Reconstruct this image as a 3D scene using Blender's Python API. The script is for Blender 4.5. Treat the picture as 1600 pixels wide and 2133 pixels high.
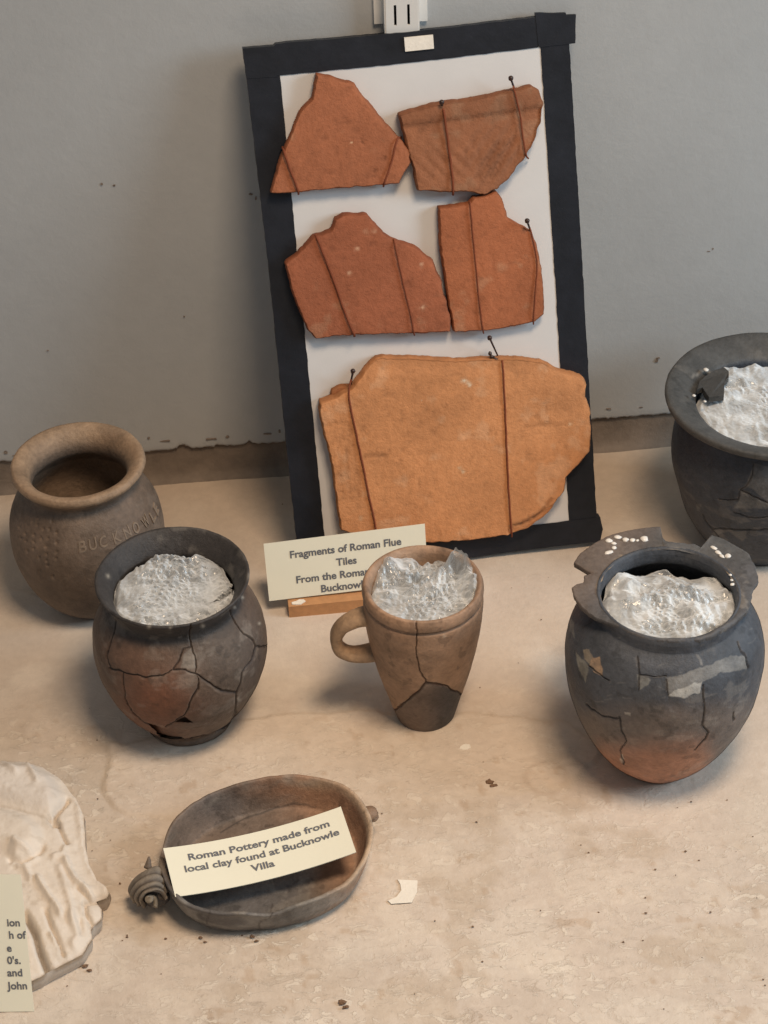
import bpy, math, random
import numpy as np
from collections import deque
from mathutils import Matrix, Vector
from mathutils.geometry import delaunay_2d_cdt
random.seed(4); RNG = np.random.RandomState(7)
for o in list(bpy.data.objects): bpy.data.objects.remove(o)
scn = bpy.context.scene
COL = scn.collection
R = math.radians

# ------------------------------------------------------------------ camera
FPX, CX, CY, H = 4200., 800., 1066.5, 1.12
cam_d = bpy.data.cameras.new('camera'); cam = bpy.data.objects.new('camera', cam_d); COL.objects.link(cam)
cam_d.sensor_fit = 'HORIZONTAL'; cam_d.sensor_width = 36; cam_d.lens = 36 * FPX / 1600
cam_d.clip_start = .05; cam_d.clip_end = 50
CM = Matrix.Rotation(R(90 - 38.5), 4, 'X') @ Matrix.Rotation(R(-2.0), 4, 'Z')
cam.matrix_world = Matrix.Translation((0, 0, H)) @ CM
scn.camera = cam
M3 = np.array(CM.to_3x3()); CAM = np.array([0, 0, H])

# ------------------------------------------------------------------ light
world = bpy.data.worlds.new('World'); scn.world = world; world.use_nodes = True
world.node_tree.nodes['Background'].inputs[0].default_value = (.95, .97, 1.0, 1)
world.node_tree.nodes['Background'].inputs[1].default_value = .20
def area(name, loc, target, size, power, col):
    l = bpy.data.lights.new(name, 'AREA'); l.shape = 'RECTANGLE'; l.size = size[0]; l.size_y = size[1]
    l.energy = power; l.color = col
    o = bpy.data.objects.new(name, l); COL.objects.link(o); o.location = loc
    o.rotation_euler = (Vector(target) - Vector(loc)).to_track_quat('-Z', 'Y').to_euler(); return o
area('window_light', (1.75, .78, 1.02), (0, 1.12, .1), (.70, .75), 22.5, (.70, .87, 1.0))
lamp = area('case_lamp', (.32, .62, 1.75), (.0, 1.06, 0), (.5, .35), 5.4, (1.0, .75, .52)); lamp.data.spread = R(84)
scn.view_settings.view_transform = 'Standard'; scn.view_settings.look = 'None'
scn.view_settings.exposure = 0.0; scn.view_settings.gamma = 1

# ------------------------------------------------------------------ maths helpers
def ray(px, py): return M3 @ np.array([(px - CX) / FPX, -(py - CY) / FPX, -1.])
def at(px, py, z=0.):
    d = ray(px, py); return CAM + d * ((z - H) / d[2])
def on_plane(px, py, o, n):
    d = ray(px, py); return CAM + d * (np.dot(np.asarray(o) - CAM, n) / np.dot(d, n))
def proj(p):
    q = (np.asarray(p) - CAM) @ M3
    return np.stack([CX + FPX * q[..., 0] / -q[..., 2], CY - FPX * q[..., 1] / -q[..., 2]], -1)
def sst(a, b, x):
    t = np.clip((np.asarray(x, float) - a) / (b - a), 0, 1); return t * t * (3 - 2 * t)
def _hash(i, j, k, s):
    h = (i * 374761393 + j * 668265263 + k * 2147483647 + s * 974634777) & 0xffffffff
    h = ((h ^ (h >> 13)) * 1274126177) & 0xffffffff
    return ((h ^ (h >> 16)) & 0xffff) / 65535.0
def vnoise(P, scale, seed=0):
    P = np.asarray(P, float) * scale + 1000.
    i = np.floor(P).astype(np.int64); f = P - i; f = f * f * (3 - 2 * f); r = 0
    for a in (0, 1):
        for b in (0, 1):
            for c in (0, 1):
                w = (f[..., 0] if a else 1 - f[..., 0]) * (f[..., 1] if b else 1 - f[..., 1]) * (f[..., 2] if c else 1 - f[..., 2])
                r = r + w * _hash(i[..., 0] + a, i[..., 1] + b, i[..., 2] + c, seed)
    return r * 2 - 1
def fbm(P, scale, octaves=4, seed=0):
    r = 0; a = 1; t = 0
    for k in range(octaves):
        r = r + a * vnoise(P, scale * 2 ** k, seed + k); t += a; a *= .5
    return r / t
def dist_poly(Q, pl):
    d = np.full(Q.shape[:-1], 1e9)
    for (a, b) in zip(pl[:-1], pl[1:]):
        a = np.array(a, float); b = np.array(b, float); ab = b - a
        t = np.clip(((Q - a) @ ab) / (ab @ ab), 0, 1)
        d = np.minimum(d, np.linalg.norm(Q - a - t[..., None] * ab, axis=-1))
    return d
def inside(Q, poly):
    x, y = Q[..., 0], Q[..., 1]; r = np.zeros(x.shape, bool); n = len(poly)
    for i in range(n):
        x0, y0 = poly[i]; x1, y1 = poly[(i + 1) % n]
        if y0 == y1: continue
        c = ((y0 > y) != (y1 > y)) & (x < (x1 - x0) * (y - y0) / (y1 - y0) + x0); r ^= c
    return r
def signed(Q, poly):      # > 0 inside, in pixels
    d = dist_poly(Q, list(poly) + [poly[0]]); return np.where(inside(Q, poly), d, -d)
def zo(pts, x0, y0, s): return [(x0 + a * s, y0 + b * s) for a, b in pts]

# ------------------------------------------------------------------ object helpers
def tag(o, label=None, cat=None, group=None, kind=None):
    if label: o['label'] = label
    if cat: o['category'] = cat
    if group: o['group'] = group
    if kind: o['kind'] = kind
    return o
def thing(name, label, cat, loc=(0, 0, 0), group=None):
    o = bpy.data.objects.new(name, None); o.empty_display_size = .02; COL.objects.link(o); o.location = loc
    return tag(o, label, cat, group)
def link(name, me, mat, parent=None):
    o = bpy.data.objects.new(name, me); COL.objects.link(o)
    if mat is not None:
        me.materials.clear(); me.materials.append(mat)
    if parent is not None:
        o.parent = parent; root = parent; l = Vector(parent.location)
        while root.parent: root = root.parent; l = l + Vector(root.location)
        o.location = -l
    return o
def mesh(name, V, Fc, smooth=True, col=None):
    V = np.asarray(V, float).reshape(-1, 3)
    me = bpy.data.meshes.new(name)
    if isinstance(Fc, np.ndarray):
        n, k = Fc.shape
        me.vertices.add(len(V)); me.vertices.foreach_set('co', V.ravel())
        me.loops.add(n * k); me.loops.foreach_set('vertex_index', Fc.ravel().astype(np.int32))
        me.polygons.add(n); me.polygons.foreach_set('loop_start', np.arange(0, n * k, k, dtype=np.int32))
    else:
        me.from_pydata([tuple(v) for v in V], [], [tuple(int(i) for i in f) for f in Fc])
    me.update(calc_edges=True); me.validate()
    me.polygons.foreach_set('use_smooth', [smooth] * len(me.polygons))
    if col is not None:
        a = me.color_attributes.new('Col', 'FLOAT_COLOR', 'POINT')
        c = np.ones((len(V), 4)); c[:, :3] = np.asarray(col).reshape(-1, 3); a.data.foreach_set('color', c.ravel())
    me.update(); return me
def sub(V, Fc, col=None):          # compact a face subset
    u, inv = np.unique(Fc.ravel(), return_inverse=True)
    return V[u], inv.reshape(Fc.shape), (None if col is None else col[u])
def merge(parts):
    Vs, Fs, n = [], [], 0
    for V, Fc in parts:
        V = np.asarray(V).reshape(-1, 3); Vs.append(V); Fs += [[i + n for i in f] for f in Fc]; n += len(V)
    return np.concatenate(Vs), Fs
def tube(pts, rad, n=8, cap=True):
    pts = np.asarray(pts, float); m = len(pts); rad = np.broadcast_to(rad, (m,))
    T = np.gradient(pts, axis=0); T /= np.linalg.norm(T, axis=1)[:, None]
    up = np.array([0, 0, 1.]) if abs(T[0, 2]) < .9 else np.array([1., 0, 0]); V = []
    s = np.cross(T[0], up); s /= np.linalg.norm(s)
    for i in range(m):
        s = s - T[i] * (s @ T[i]); s /= np.linalg.norm(s); b = np.cross(T[i], s)
        for k in range(n):
            a = 2 * math.pi * k / n; V.append(pts[i] + rad[i] * (math.cos(a) * s + math.sin(a) * b))
    Fc = [[i * n + k, i * n + (k + 1) % n, (i + 1) * n + (k + 1) % n, (i + 1) * n + k] for i in range(m - 1) for k in range(n)]
    if cap: Fc += [list(range(n))[::-1], [(m - 1) * n + k for k in range(n)]]
    return np.array(V), Fc
def spline(pts, m):
    p = np.asarray(pts, float); q = np.vstack([2 * p[0] - p[1], p, 2 * p[-1] - p[-2]]); out = []
    n = len(p) - 1
    for t in np.linspace(0, n, m):
        i = min(int(t), n - 1); u = t - i; a, b, c, d = q[i], q[i + 1], q[i + 2], q[i + 3]
        out.append(.5 * ((2 * b) + (c - a) * u + (2 * a - 5 * b + 4 * c - d) * u * u + (3 * b - 3 * c + d - a) * u ** 3))
    return np.array(out)
def blob(c, r, seed=0, n=10, sq=(1, 1, 1), amp=.25):
    V, Fc = [], []; m = n // 2 + 1
    for i in range(m + 1):
        for k in range(n):
            a = math.pi * i / m; b = 2 * math.pi * k / n
            V.append((math.sin(a) * math.cos(b), math.sin(a) * math.sin(b), math.cos(a)))
    V = np.array(V); V = V * (1 + amp * vnoise(V, 1.7, seed)[:, None]) * r * np.array(sq) + np.asarray(c)
    for i in range(m):
        for k in range(n): Fc.append([i * n + k, (i + 1) * n + k, (i + 1) * n + (k + 1) % n, i * n + (k + 1) % n])
    return V, Fc
def ico_chip(c, w, h, t, yaw, seed):       # flat ragged chip
    rr = random.Random(seed); n = 9; top = []; bot = []
    for k in range(n):
        a = 2 * math.pi * k / n; q = rr.uniform(.7, 1.15)
        x, y = w * q * math.cos(a), h * q * math.sin(a)
        X = x * math.cos(yaw) - y * math.sin(yaw); Y = x * math.sin(yaw) + y * math.cos(yaw)
        top.append((c[0] + X * .93, c[1] + Y * .93, c[2] + t * rr.uniform(.7, 1.2))); bot.append((c[0] + X, c[1] + Y, c[2] - .0003))
    V = top + bot; Fc = [list(range(n))] + [[k, k + n, (k + 1) % n + n, (k + 1) % n][::-1] for k in range(n)]
    return np.array(V), Fc

# ------------------------------------------------------------------ materials
def new_mat(name):
    m = bpy.data.materials.new(name); m.use_nodes = True; nt = m.node_tree
    return m, nt, nt.nodes['Principled BSDF']
def clay(name, color=None, rough=.75, spec=.35, grain=.25, gscale=220, bump=.25, bscale=420, var2=None, speck=None):
    m, nt, b = new_mat(name); N = nt.nodes; L = nt.links
    tc = N.new('ShaderNodeTexCoord')
    if color is None:
        a = N.new('ShaderNodeAttribute'); a.attribute_name = 'Col'; src = a.outputs['Color']
    else:
        a = N.new('ShaderNodeRGB'); a.outputs[0].default_value = (*color, 1); src = a.outputs[0]
    def noise(s, d=6, r=.6):
        n = N.new('ShaderNodeTexNoise'); n.inputs['Scale'].default_value = s; n.inputs['Detail'].default_value = d
        n.inputs['Roughness'].default_value = r; L.new(tc.outputs['Object'], n.inputs['Vector']); return n
    n1 = noise(gscale); n2 = noise(gscale / 6)
    mx = N.new('ShaderNodeMath'); mx.operation = 'ADD'; L.new(n1.outputs[0], mx.inputs[0]); L.new(n2.outputs[0], mx.inputs[1])
    mr = N.new('ShaderNodeMapRange'); L.new(mx.outputs[0], mr.inputs[0])
    mr.inputs[1].default_value = .6; mr.inputs[2].default_value = 1.4; mr.inputs[3].default_value = 1 - grain; mr.inputs[4].default_value = 1 + grain
    vm = N.new('ShaderNodeVectorMath'); vm.operation = 'SCALE'; L.new(src, vm.inputs[0]); L.new(mr.outputs[0], vm.inputs['Scale'])
    out = vm.outputs[0]
    if speck:
        v = noise(speck[0], 2, .5); r = N.new('ShaderNodeMapRange'); r.inputs[1].default_value = speck[1]; r.inputs[2].default_value = speck[1] + .04
        L.new(v.outputs[0], r.inputs[0]); mi = N.new('ShaderNodeMix'); mi.data_type = 'RGBA'
        L.new(r.outputs[0], mi.inputs[0]); L.new(out, mi.inputs[6]); mi.inputs[7].default_value = (*speck[2], 1); out = mi.outputs[2]
    L.new(out, b.inputs['Base Color'])
    b.inputs['Roughness'].default_value = rough; b.inputs['Specular IOR Level'].default_value = spec
    nb = noise(bscale, 8, .65); bu = N.new('ShaderNodeBump'); bu.inputs['Strength'].default_value = bump; bu.inputs['Distance'].default_value = .0015
    L.new(nb.outputs[0], bu.inputs['Height']); L.new(bu.outputs[0], b.inputs['Normal'])
    return m
def plain(name, color, rough=.6, spec=.4, metal=0):
    m, nt, b = new_mat(name); b.inputs['Base Color'].default_value = (*color, 1); b.inputs['Roughness'].default_value = rough
    b.inputs['Specular IOR Level'].default_value = spec; b.inputs['Metallic'].default_value = metal; return m
def plastic_wrap(name):
    """thin clear film: mostly see-through face on, milky along folds, with sharp gloss"""
    m, nt, b = new_mat(name); N = nt.nodes; L = nt.links; out = N['Material Output']
    a = N.new('ShaderNodeAttribute'); a.attribute_name = 'Col'; L.new(a.outputs['Color'], b.inputs['Base Color'])
    b.inputs['Roughness'].default_value = .16; b.inputs['Specular IOR Level'].default_value = 1.0
    lw = N.new('ShaderNodeLayerWeight'); lw.inputs['Blend'].default_value = .5
    r = N.new('ShaderNodeMapRange'); r.inputs[1].default_value = .05; r.inputs[2].default_value = .65; r.inputs[3].default_value = .27; r.inputs[4].default_value = .95
    L.new(lw.outputs['Facing'], r.inputs[0]); t = N.new('ShaderNodeBsdfTransparent'); t.inputs[0].default_value = (.97, .98, .98, 1)
    mx = N.new('ShaderNodeMixShader'); L.new(r.outputs[0], mx.inputs[0]); L.new(t.outputs[0], mx.inputs[1]); L.new(b.outputs[0], mx.inputs[2]); L.new(mx.outputs[0], out.inputs['Surface'])
    return m
def shelf_mat():
    m = clay('limewashed_shelf', None, .8, .22, .10, 130, .35, 330); nt = m.node_tree; N = nt.nodes; L = nt.links; b = N['Principled BSDF']
    base = b.inputs['Base Color'].links[0].from_socket; tc = [n for n in N if n.type == 'TEX_COORD'][0]
    at_ = N.new('ShaderNodeAttribute'); at_.attribute_name = 'Flake'
    mp = N.new('ShaderNodeMapping'); mp.inputs['Scale'].default_value = (1, 1.7, 1); mp.inputs['Rotation'].default_value = (0, 0, .5); L.new(tc.outputs['Object'], mp.inputs[0])
    def layer(scale, lo, hi, dist, amt, col, prev):
        n = N.new('ShaderNodeTexNoise'); n.inputs['Scale'].default_value = scale; n.inputs['Detail'].default_value = 7; n.inputs['Roughness'].default_value = .62; n.inputs['Distortion'].default_value = dist
        L.new(mp.outputs[0], n.inputs['Vector']); r = N.new('ShaderNodeMapRange'); r.inputs[1].default_value = lo; r.inputs[2].default_value = hi; L.new(n.outputs[0], r.inputs[0])
        k = N.new('ShaderNodeMath'); k.operation = 'MULTIPLY'; L.new(r.outputs[0], k.inputs[0]); L.new(at_.outputs['Fac'], k.inputs[1])
        k2 = N.new('ShaderNodeMath'); k2.operation = 'MULTIPLY'; L.new(k.outputs[0], k2.inputs[0]); k2.inputs[1].default_value = amt
        mi = N.new('ShaderNodeMix'); mi.data_type = 'RGBA'; L.new(k2.outputs[0], mi.inputs[0]); L.new(prev, mi.inputs[6]); mi.inputs[7].default_value = (*col, 1); return mi.outputs[2], k.outputs[0]
    c1, h1 = layer(75, .55, .60, 1.0, .60, (.76, .69, .59), base); c2, h2 = layer(40, .60, .66, 1.0, .30, (.44, .36, .28), c1); c3, h3 = layer(150, .66, .69, .6, .7, (.27, .19, .13), c2)
    L.new(c3, b.inputs['Base Color'])
    sb = N.new('ShaderNodeMath'); sb.operation = 'SUBTRACT'; L.new(h1, sb.inputs[0]); L.new(h2, sb.inputs[1])
    bu = N.new('ShaderNodeBump'); bu.inputs['Strength'].default_value = .5; bu.inputs['Distance'].default_value = .0010; L.new(sb.outputs[0], bu.inputs['Height'])
    L.new(b.inputs['Normal'].links[0].from_socket, bu.inputs['Normal']); L.new(bu.outputs[0], b.inputs['Normal']); return m
MAT = dict(
    table=shelf_mat(),
    wall=clay('painted_plaster', (.43, .445, .45), .6, .3, .045, 60, .22, 150),
    foot=clay('bare_plaster', (.20, .162, .13), .85, .2, .25, 90, .5, 260),
    pottery=clay('fired_clay', None, .58, .42, .34, 260, .55, 380),
    tile=clay('terracotta', None, .8, .25, .20, 200, .6, 420, speck=(120, .78, (.55, .33, .2))),
    stone=clay('carved_stone', None, .75, .3, .07, 120, .4, 300),
    board=clay('white_board', (.64, .64, .64), .6, .3, .03, 60, .05, 200),
    tape=clay('black_tape', (.012, .014, .020), .48, .35, .45, 70, .35, 60),
    card=clay('cream_card', (.80, .79, .66), .55, .3, .02, 50, .04, 200),
    ink=plain('grey_ink', (.13, .14, .16), .7), wood=clay('pine', (.50, .26, .12), .6, .3, .2, 150, .3, 200),
    speck=clay('wall_speck', (.22, .18, .15), .9, .2, .3, 500, .3, 700), string=plain('brown_string', (.20, .058, .028), .85, .2), pin=plain('dark_pin', (.035, .016, .012), .35, .5),
    white=clay('white_enamel', (.72, .72, .70), .4, .4, .03, 60, .05, 100), flake=clay('paint_flake', (.80, .76, .68), .7, .3, .08, 300, .3, 500),
    crumb=clay('brown_crumb', (.20, .125, .08), .9, .2, .3, 500, .4, 700), glue=plain('white_glue', (.72, .70, .66), .35, .5),
    wrap=plastic_wrap('clear_bubble_wrap'), dark=plain('dark_inside', (.03, .025, .022), .9, .1),
    slot=plain('slot_shadow', (.02, .02, .02), .8))

# ------------------------------------------------------------------ setting: wall line, shelf
WA, WB = at(0, 1024), at(1400, 922)
WU = (WB - WA) / np.linalg.norm(WB - WA); WN = np.array([WU[1], -WU[0], 0.])     # WN faces the camera
def wallp(u, z, d=0.): return WA + WU * u + np.array([0, 0, z]) + WN * d
def make_shelf():
    xs = np.linspace(-.62, .62, 560); ds = np.linspace(-.03, .95, 440)
    X, D = np.meshgrid(xs, ds)
    P = WA[None, None] + WU * (X[..., None] + .35) + WN * D[..., None]; P[..., 2] = 0
    Q = proj(P)
    wq = Q + 14 * np.stack([fbm(P, 40, 3, 3), fbm(P, 40, 3, 9)], -1)
    z = .0006 * fbm(P, 14, 4, 1)
    # worn skim coat: a slightly higher patch with a ragged edge
    patch = [(228, 1555), (420, 1520), (560, 1490), (790, 1482), (1000, 1490), (1180, 1500), (1260, 1560), (1180, 1640), (980, 1662), (780, 1690), (520, 1705), (330, 1712), (240, 1690), (222, 1640)]
    s = signed(wq, patch); m = sst(-2, 3, s); z += .0015 * m
    p2 = [(-60, 1600), (110, 1558), (235, 1545), (225, 1640), (240, 1700), (330, 1730), (200, 1800), (-60, 1700)]
    m2 = sst(-2, 3, signed(wq, p2)); z -= .0006 * m2
    # flaking scratches
    st = P * np.array([1, 2.6, 1]); a = fbm(st + .02 * fbm(P, 20, 3, 40)[..., None], 125, 4, 11)
    near = sst(1380, 1620, Q[..., 1]) * (1 - .7 * sst(1300, 1500, Q[..., 0]) * (1 - sst(1700, 1900, Q[..., 1])))
    fl = sst(.12, .24, a) * (.25 + .75 * near); z += .0003 * fl
    b = fbm(st + 3, 120, 3, 23); pit = sst(.38, .55, b) * near; z -= .0004 * pit
    ring = np.abs(np.linalg.norm((Q - np.array([1140, 1625])) * [1, 1.35], axis=-1) - 42 - 5 * fbm(P, 60, 2, 5)); z += .0008 * np.exp(-(ring / 4) ** 2)
    z += .0004 * np.exp(-(dist_poly(wq, [(780, 1690), (1000, 1668), (1180, 1640)]) / 3) ** 2)
    z += .0009 * np.exp(-(dist_poly(wq, [(20, 1232), (70, 1250), (105, 1268)]) / 5) ** 2)
    P[..., 2] = z
    c = np.array([.59, .51, .435]) * np.ones(P.shape)
    def mixc(m, col): c[:] = c * (1 - m[..., None]) + np.array(col) * m[..., None]
    mixc(sst(-.1, .5, fbm(P, 9, 3, 31)) * .35, (.54, .445, .345))
    mixc(sst(.0, .3, fbm(P, 12, 5, 35)) * .6, (.67, .60, .52)); mixc(sst(.12, .3, fbm(P, 22, 5, 95)) * .55 * near, (.49, .40, .31)); mixc(sst(.10, .16, fbm(P, 30, 5, 99)) * .25 * near, (.70, .62, .52))
    mixc(m * .45, (.64, .54, .44)); mixc(np.exp(-(s / 4) ** 2) * .35, (.50, .41, .31))
    mixc(fl * .15, (.74, .655, .56)); mixc(pit * .12, (.44, .33, .23))
    mixc(m2 * .45, (.55, .47, .38))
    mixc(sst(.50, .58, fbm(P, 75, 3, 77)) * .4 * near, (.42, .30, .20))
    mixc(sst(.20, .0, D + .012 * fbm(P, 25, 3, 2)) * .75, (.47, .365, .27))  # warm shade along the wall, painted into the shelf colour
    mixc(np.exp(-((ring) / 6) ** 2) * .35, (.42, .32, .24))
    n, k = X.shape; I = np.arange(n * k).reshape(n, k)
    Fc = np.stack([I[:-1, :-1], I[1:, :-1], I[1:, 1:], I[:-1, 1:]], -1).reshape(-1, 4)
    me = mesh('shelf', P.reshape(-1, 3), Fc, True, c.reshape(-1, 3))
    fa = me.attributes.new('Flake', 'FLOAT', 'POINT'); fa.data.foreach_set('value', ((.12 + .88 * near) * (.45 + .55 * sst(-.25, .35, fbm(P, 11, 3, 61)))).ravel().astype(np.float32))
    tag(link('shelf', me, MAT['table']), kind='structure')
make_shelf()

FOOT = .034
def make_wall():
    us = np.arange(-.30, 1.10, .0012); n = len(us)
    P0 = wallp(us[:, None], 0.)
    rag = .0012 * fbm(P0, 60, 3, 5) + .0042 * sst(.0, .45, fbm(P0, 75, 5, 8)) * sst(.36, .28, us) * sst(.06, .14, us) + .0012 * fbm(P0, 400, 3, 6)
    zb = FOOT + rag
    rows = [(0, -.004), (0, .0), (.0006, .0016), (.0025, .0020), (.008, .0020)]
    V = []
    for dz, d in rows: V.append(P0 + WN * d + np.stack([0 * us, 0 * us, zb + dz], -1))
    for z in np.linspace(.06, .75, 30): V.append(P0 + WN * .002 + np.array([0, 0, z]) + WN * (.0015 * fbm(P0 + np.array([0, 0, z]), 7, 2, 4))[:, None])
    V = np.array(V); m = len(V); I = np.arange(m * n).reshape(m, n)
    Fc = np.stack([I[:-1, :-1], I[:-1, 1:], I[1:, 1:], I[1:, :-1]], -1).reshape(-1, 4)
    w = tag(link('wall', mesh('wall', V.reshape(-1, 3), Fc), MAT['wall']), kind='structure')
    # bare wall foot behind the paint, running down into the shelf with a small cove
    prof = [(-.001, .010), (.0008, .005), (.003, .002), (.008, .0), (.02, -.0012), (.05, -.0012)]
    V = np.array([P0 + WN * (d + .0006 * fbm(P0 + z, 60, 3, 3))[:, None] + np.array([0, 0, z]) for z, d in prof])
    m = len(prof); I = np.arange(m * n).reshape(m, n)
    Fc = np.stack([I[:-1, :-1], I[:-1, 1:], I[1:, 1:], I[1:, :-1]], -1).reshape(-1, 4)
    tag(link('wall_foot', mesh('wall_foot', V.reshape(-1, 3), Fc), MAT['foot']), kind='structure')
    # chips of loose paint and specks: part of the wall
    parts = []; pn = np.array([*WN])
    def chip(px, py, w, h, seed):
        c = on_plane(px, py, wallp(0, .1, .0022), WN); rr = random.Random(seed); top = []
        for k in range(8):
            a = 2 * math.pi * k / 8; q = rr.uniform(.6, 1.2); top.append(c + WU * w * q * math.cos(a) + np.array([0, 0, h * q * math.sin(a)]) + WN * rr.uniform(.0003, .001))
        back = [p - WN * .0014 for p in top]; return top + back, [list(range(8))] + [[k, (k + 1) % 8, (k + 1) % 8 + 8, k + 8] for k in range(8)]
    for i, (x, y, w_, h_) in enumerate([(212, 383, .0009, .0012), (238, 386, .0013, .0008), (522, 404, .0016, .001), (533, 412, .001, .0018), (384, 659, .0008, .0007), (1368, 750, .0013, .0028), (1372, 745, .001, .001), (1485, 518, .001, .0012), (1477, 523, .0016, .0006), (100, 730, .0008, .0004),
                                        (12, 942, .0018, .0016), (34, 948, .0035, .0006), (310, 912, .0012, .0014), (345, 918, .005, .0010), (440, 914, .0062, .0012), (474, 910, .0016, .0016), (556, 903, .0052, .0010), (582, 898, .0012, .0018), (1268, 851, .003, .0007), (1335, 848, .002, .0005)]):
        parts.append(chip(x, y, w_, h_, i))
    V, Fc = merge(parts); tag(link('wall_specks', mesh('wall_specks', V, Fc, False), MAT['speck'], w), kind='stuff')
make_wall()

# slotted shelving upright on the wall, behind the board
def make_upright():
    c = on_plane(838, 60, wallp(0, .4, .018), WN); u0 = (c - WA) @ WU; zb = c[2] - .004
    t = thing('shelf_upright', 'white slotted metal shelving upright on the wall above the framed board', 'shelf upright', tuple(wallp(u0, zb)))
    W2 = .0125; DEP = .018; V = []; Fc = []
    def quad(a, b, c_, d): i = len(V); V.extend([a, b, c_, d]); Fc.append([i, i + 1, i + 2, i + 3])
    def slab(ua, ub, za, zc, da, db):
        p = [wallp(u0 + u, z, d) for d in (da, db) for u, z in ((ua, za), (ub, za), (ub, zc), (ua, zc))]
        i = len(V); V.extend(p)
        for f in ((4, 5, 6, 7), (3, 2, 1, 0), (0, 1, 5, 4), (1, 2, 6, 5), (2, 3, 7, 6), (3, 0, 4, 7)): Fc.append([i + k for k in f])
    zt = zb + .30; slots = [(zb + .007 + k * .026, zb + .007 + k * .026 + .017) for k in range(11)]
    xs = [-W2, -.0062, -.0042, .0042, .0062, W2]
    for k in (0, 2, 4): slab(xs[k], xs[k + 1], zb, zt, DEP - .0015, DEP)
    for k in (1, 3):
        z = zb
        for a, b_ in slots: slab(xs[k], xs[k + 1], z, a, DEP - .0015, DEP); z = b_
        slab(xs[k], xs[k + 1], z, zt, DEP - .0015, DEP)
    link('slotted_face', mesh('slotted_face', V, Fc, False), MAT['white'], t)
    V = []; Fc = []
    slab(-W2 - .0012, -W2, zb, zt, .002, DEP - .0005); slab(W2, W2 + .0012, zb, zt, .002, DEP - .0005)
    link('side_flange', mesh('side_flange', V, Fc, False), MAT['white'], t)
    V = []; Fc = []; slab(-.021, .021, zb + .004, zt, .002, .0065)
    link('backing_strip', mesh('backing_strip', V, Fc, False), MAT['white'], t)
    V = []; Fc = []; slab(-.011, .011, zb + .001, zt, .0066, .0085)
    link('slot_shade_sheet', mesh('slot_shade_sheet', V, Fc, False), MAT['slot'], t)  # near-black sheet standing in for the shade inside the slots
make_upright()

# ------------------------------------------------------------------ display board
yaw, lean, tw, BW, BH = .11468934, .29241246, .01669478, .26079455, .44858094
bu_ = np.array([math.cos(yaw), math.sin(yaw), 0]); bn0 = np.array([-math.sin(yaw), math.cos(yaw), 0])
bv_ = bn0 * math.sin(lean) + np.array([0, 0, 1]) * math.cos(lean)
BU = bu_ * math.cos(tw) + bv_ * math.sin(tw); BV = -bu_ * math.sin(tw) + bv_ * math.cos(tw)
BN = np.cross(BU, BV); BN = BN if BN[1] < 0 else -BN
BO = np.array([-.07366229, 1.31808485, .001])
def bl(px, py, t=0.):
    p = on_plane(px, py, BO + BN * t, BN) - BO; return (p @ BU, p @ BV)
def bp(u, v, t=0.): return BO + BU * u + BV * v + BN * t
board = thing('display_board', 'tall white board edged with black tape, leaning on the wall and carrying orange tile pieces', 'display board', tuple(BO))
def bbox(u0, u1, v0, v1, t0, t1):
    V = [bp(u, v, t) for t in (t0, t1) for u, v in ((u0, v0), (u1, v0), (u1, v1), (u0, v1))]
    return V, [(4, 5, 6, 7), (3, 2, 1, 0), (0, 1, 5, 4), (1, 2, 6, 5), (2, 3, 7, 6), (3, 0, 4, 7)]
V, Fc = bbox(.004, BW - .007, .004, BH - .004, -.007, 0); link('backing_board', mesh('backing_board', V, Fc, False), MAT['board'], board)
def strip(name, px, lo, hi, wrap_side=None):
    P = []
    n = len(px)
    for i in range(n):
        a, b = px[i], px[(i + 1) % n]; L = math.hypot(b[0] - a[0], b[1] - a[1]); m = max(1, int(L / 12))
        for k in range(m):
            t = k / m; P.append((a[0] + (b[0] - a[0]) * t + random.uniform(-.7, .7), a[1] + (b[1] - a[1]) * t + random.uniform(-.7, .7)))
    Q = [bl(x, y, hi) for x, y in P]; n = len(Q)
    V = [bp(u, v, hi) for u, v in Q] + [bp(u, v, lo) for u, v in Q]
    Fc = [list(range(n))] + [[k, (k + 1) % n, (k + 1) % n + n, k + n] for k in range(n)]
    return link(name, mesh(name, V, Fc, False), MAT['tape'], board)
strip('tape_strip', [(508, 112), (578, 100), (680, 1160), (684, 1196), (626, 1206), (600, 960), (560, 560)], -.0078, .0005)
strip('tape_strip', [(1124, 60), (1184, 56), (1214, 560), (1246, 1125), (1188, 1130), (1160, 640)], -.0079, .0006)
strip('tape_strip', [(505, 101), (570, 96), (575, 91), (850, 67), (1120, 36), (1122, 99), (850, 131), (576, 158), (578, 160), (514, 164)], -.0085, .0010)
strip('tape_strip', [(1115, 27), (1178, 27), (1180, 31), (1200, 30), (1199, 90), (1182, 92), (1122, 99)], -.0030, .0014)
strip('tape_strip', [(676, 1150), (1000, 1108), (1187, 1085), (1250, 1077), (1256, 1102), (1250, 1128), (1060, 1150), (900, 1172), (628, 1207), (622, 1158)], -.0085, .0011)
V, Fc = bbox(*bl(843, 103)[:1], bl(903, 100)[0], bl(873, 103)[1], bl(873, 74)[1], .0005, .0032); link('paper_tab', mesh('paper_tab', V, Fc, False), MAT['flake'], board)

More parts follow.
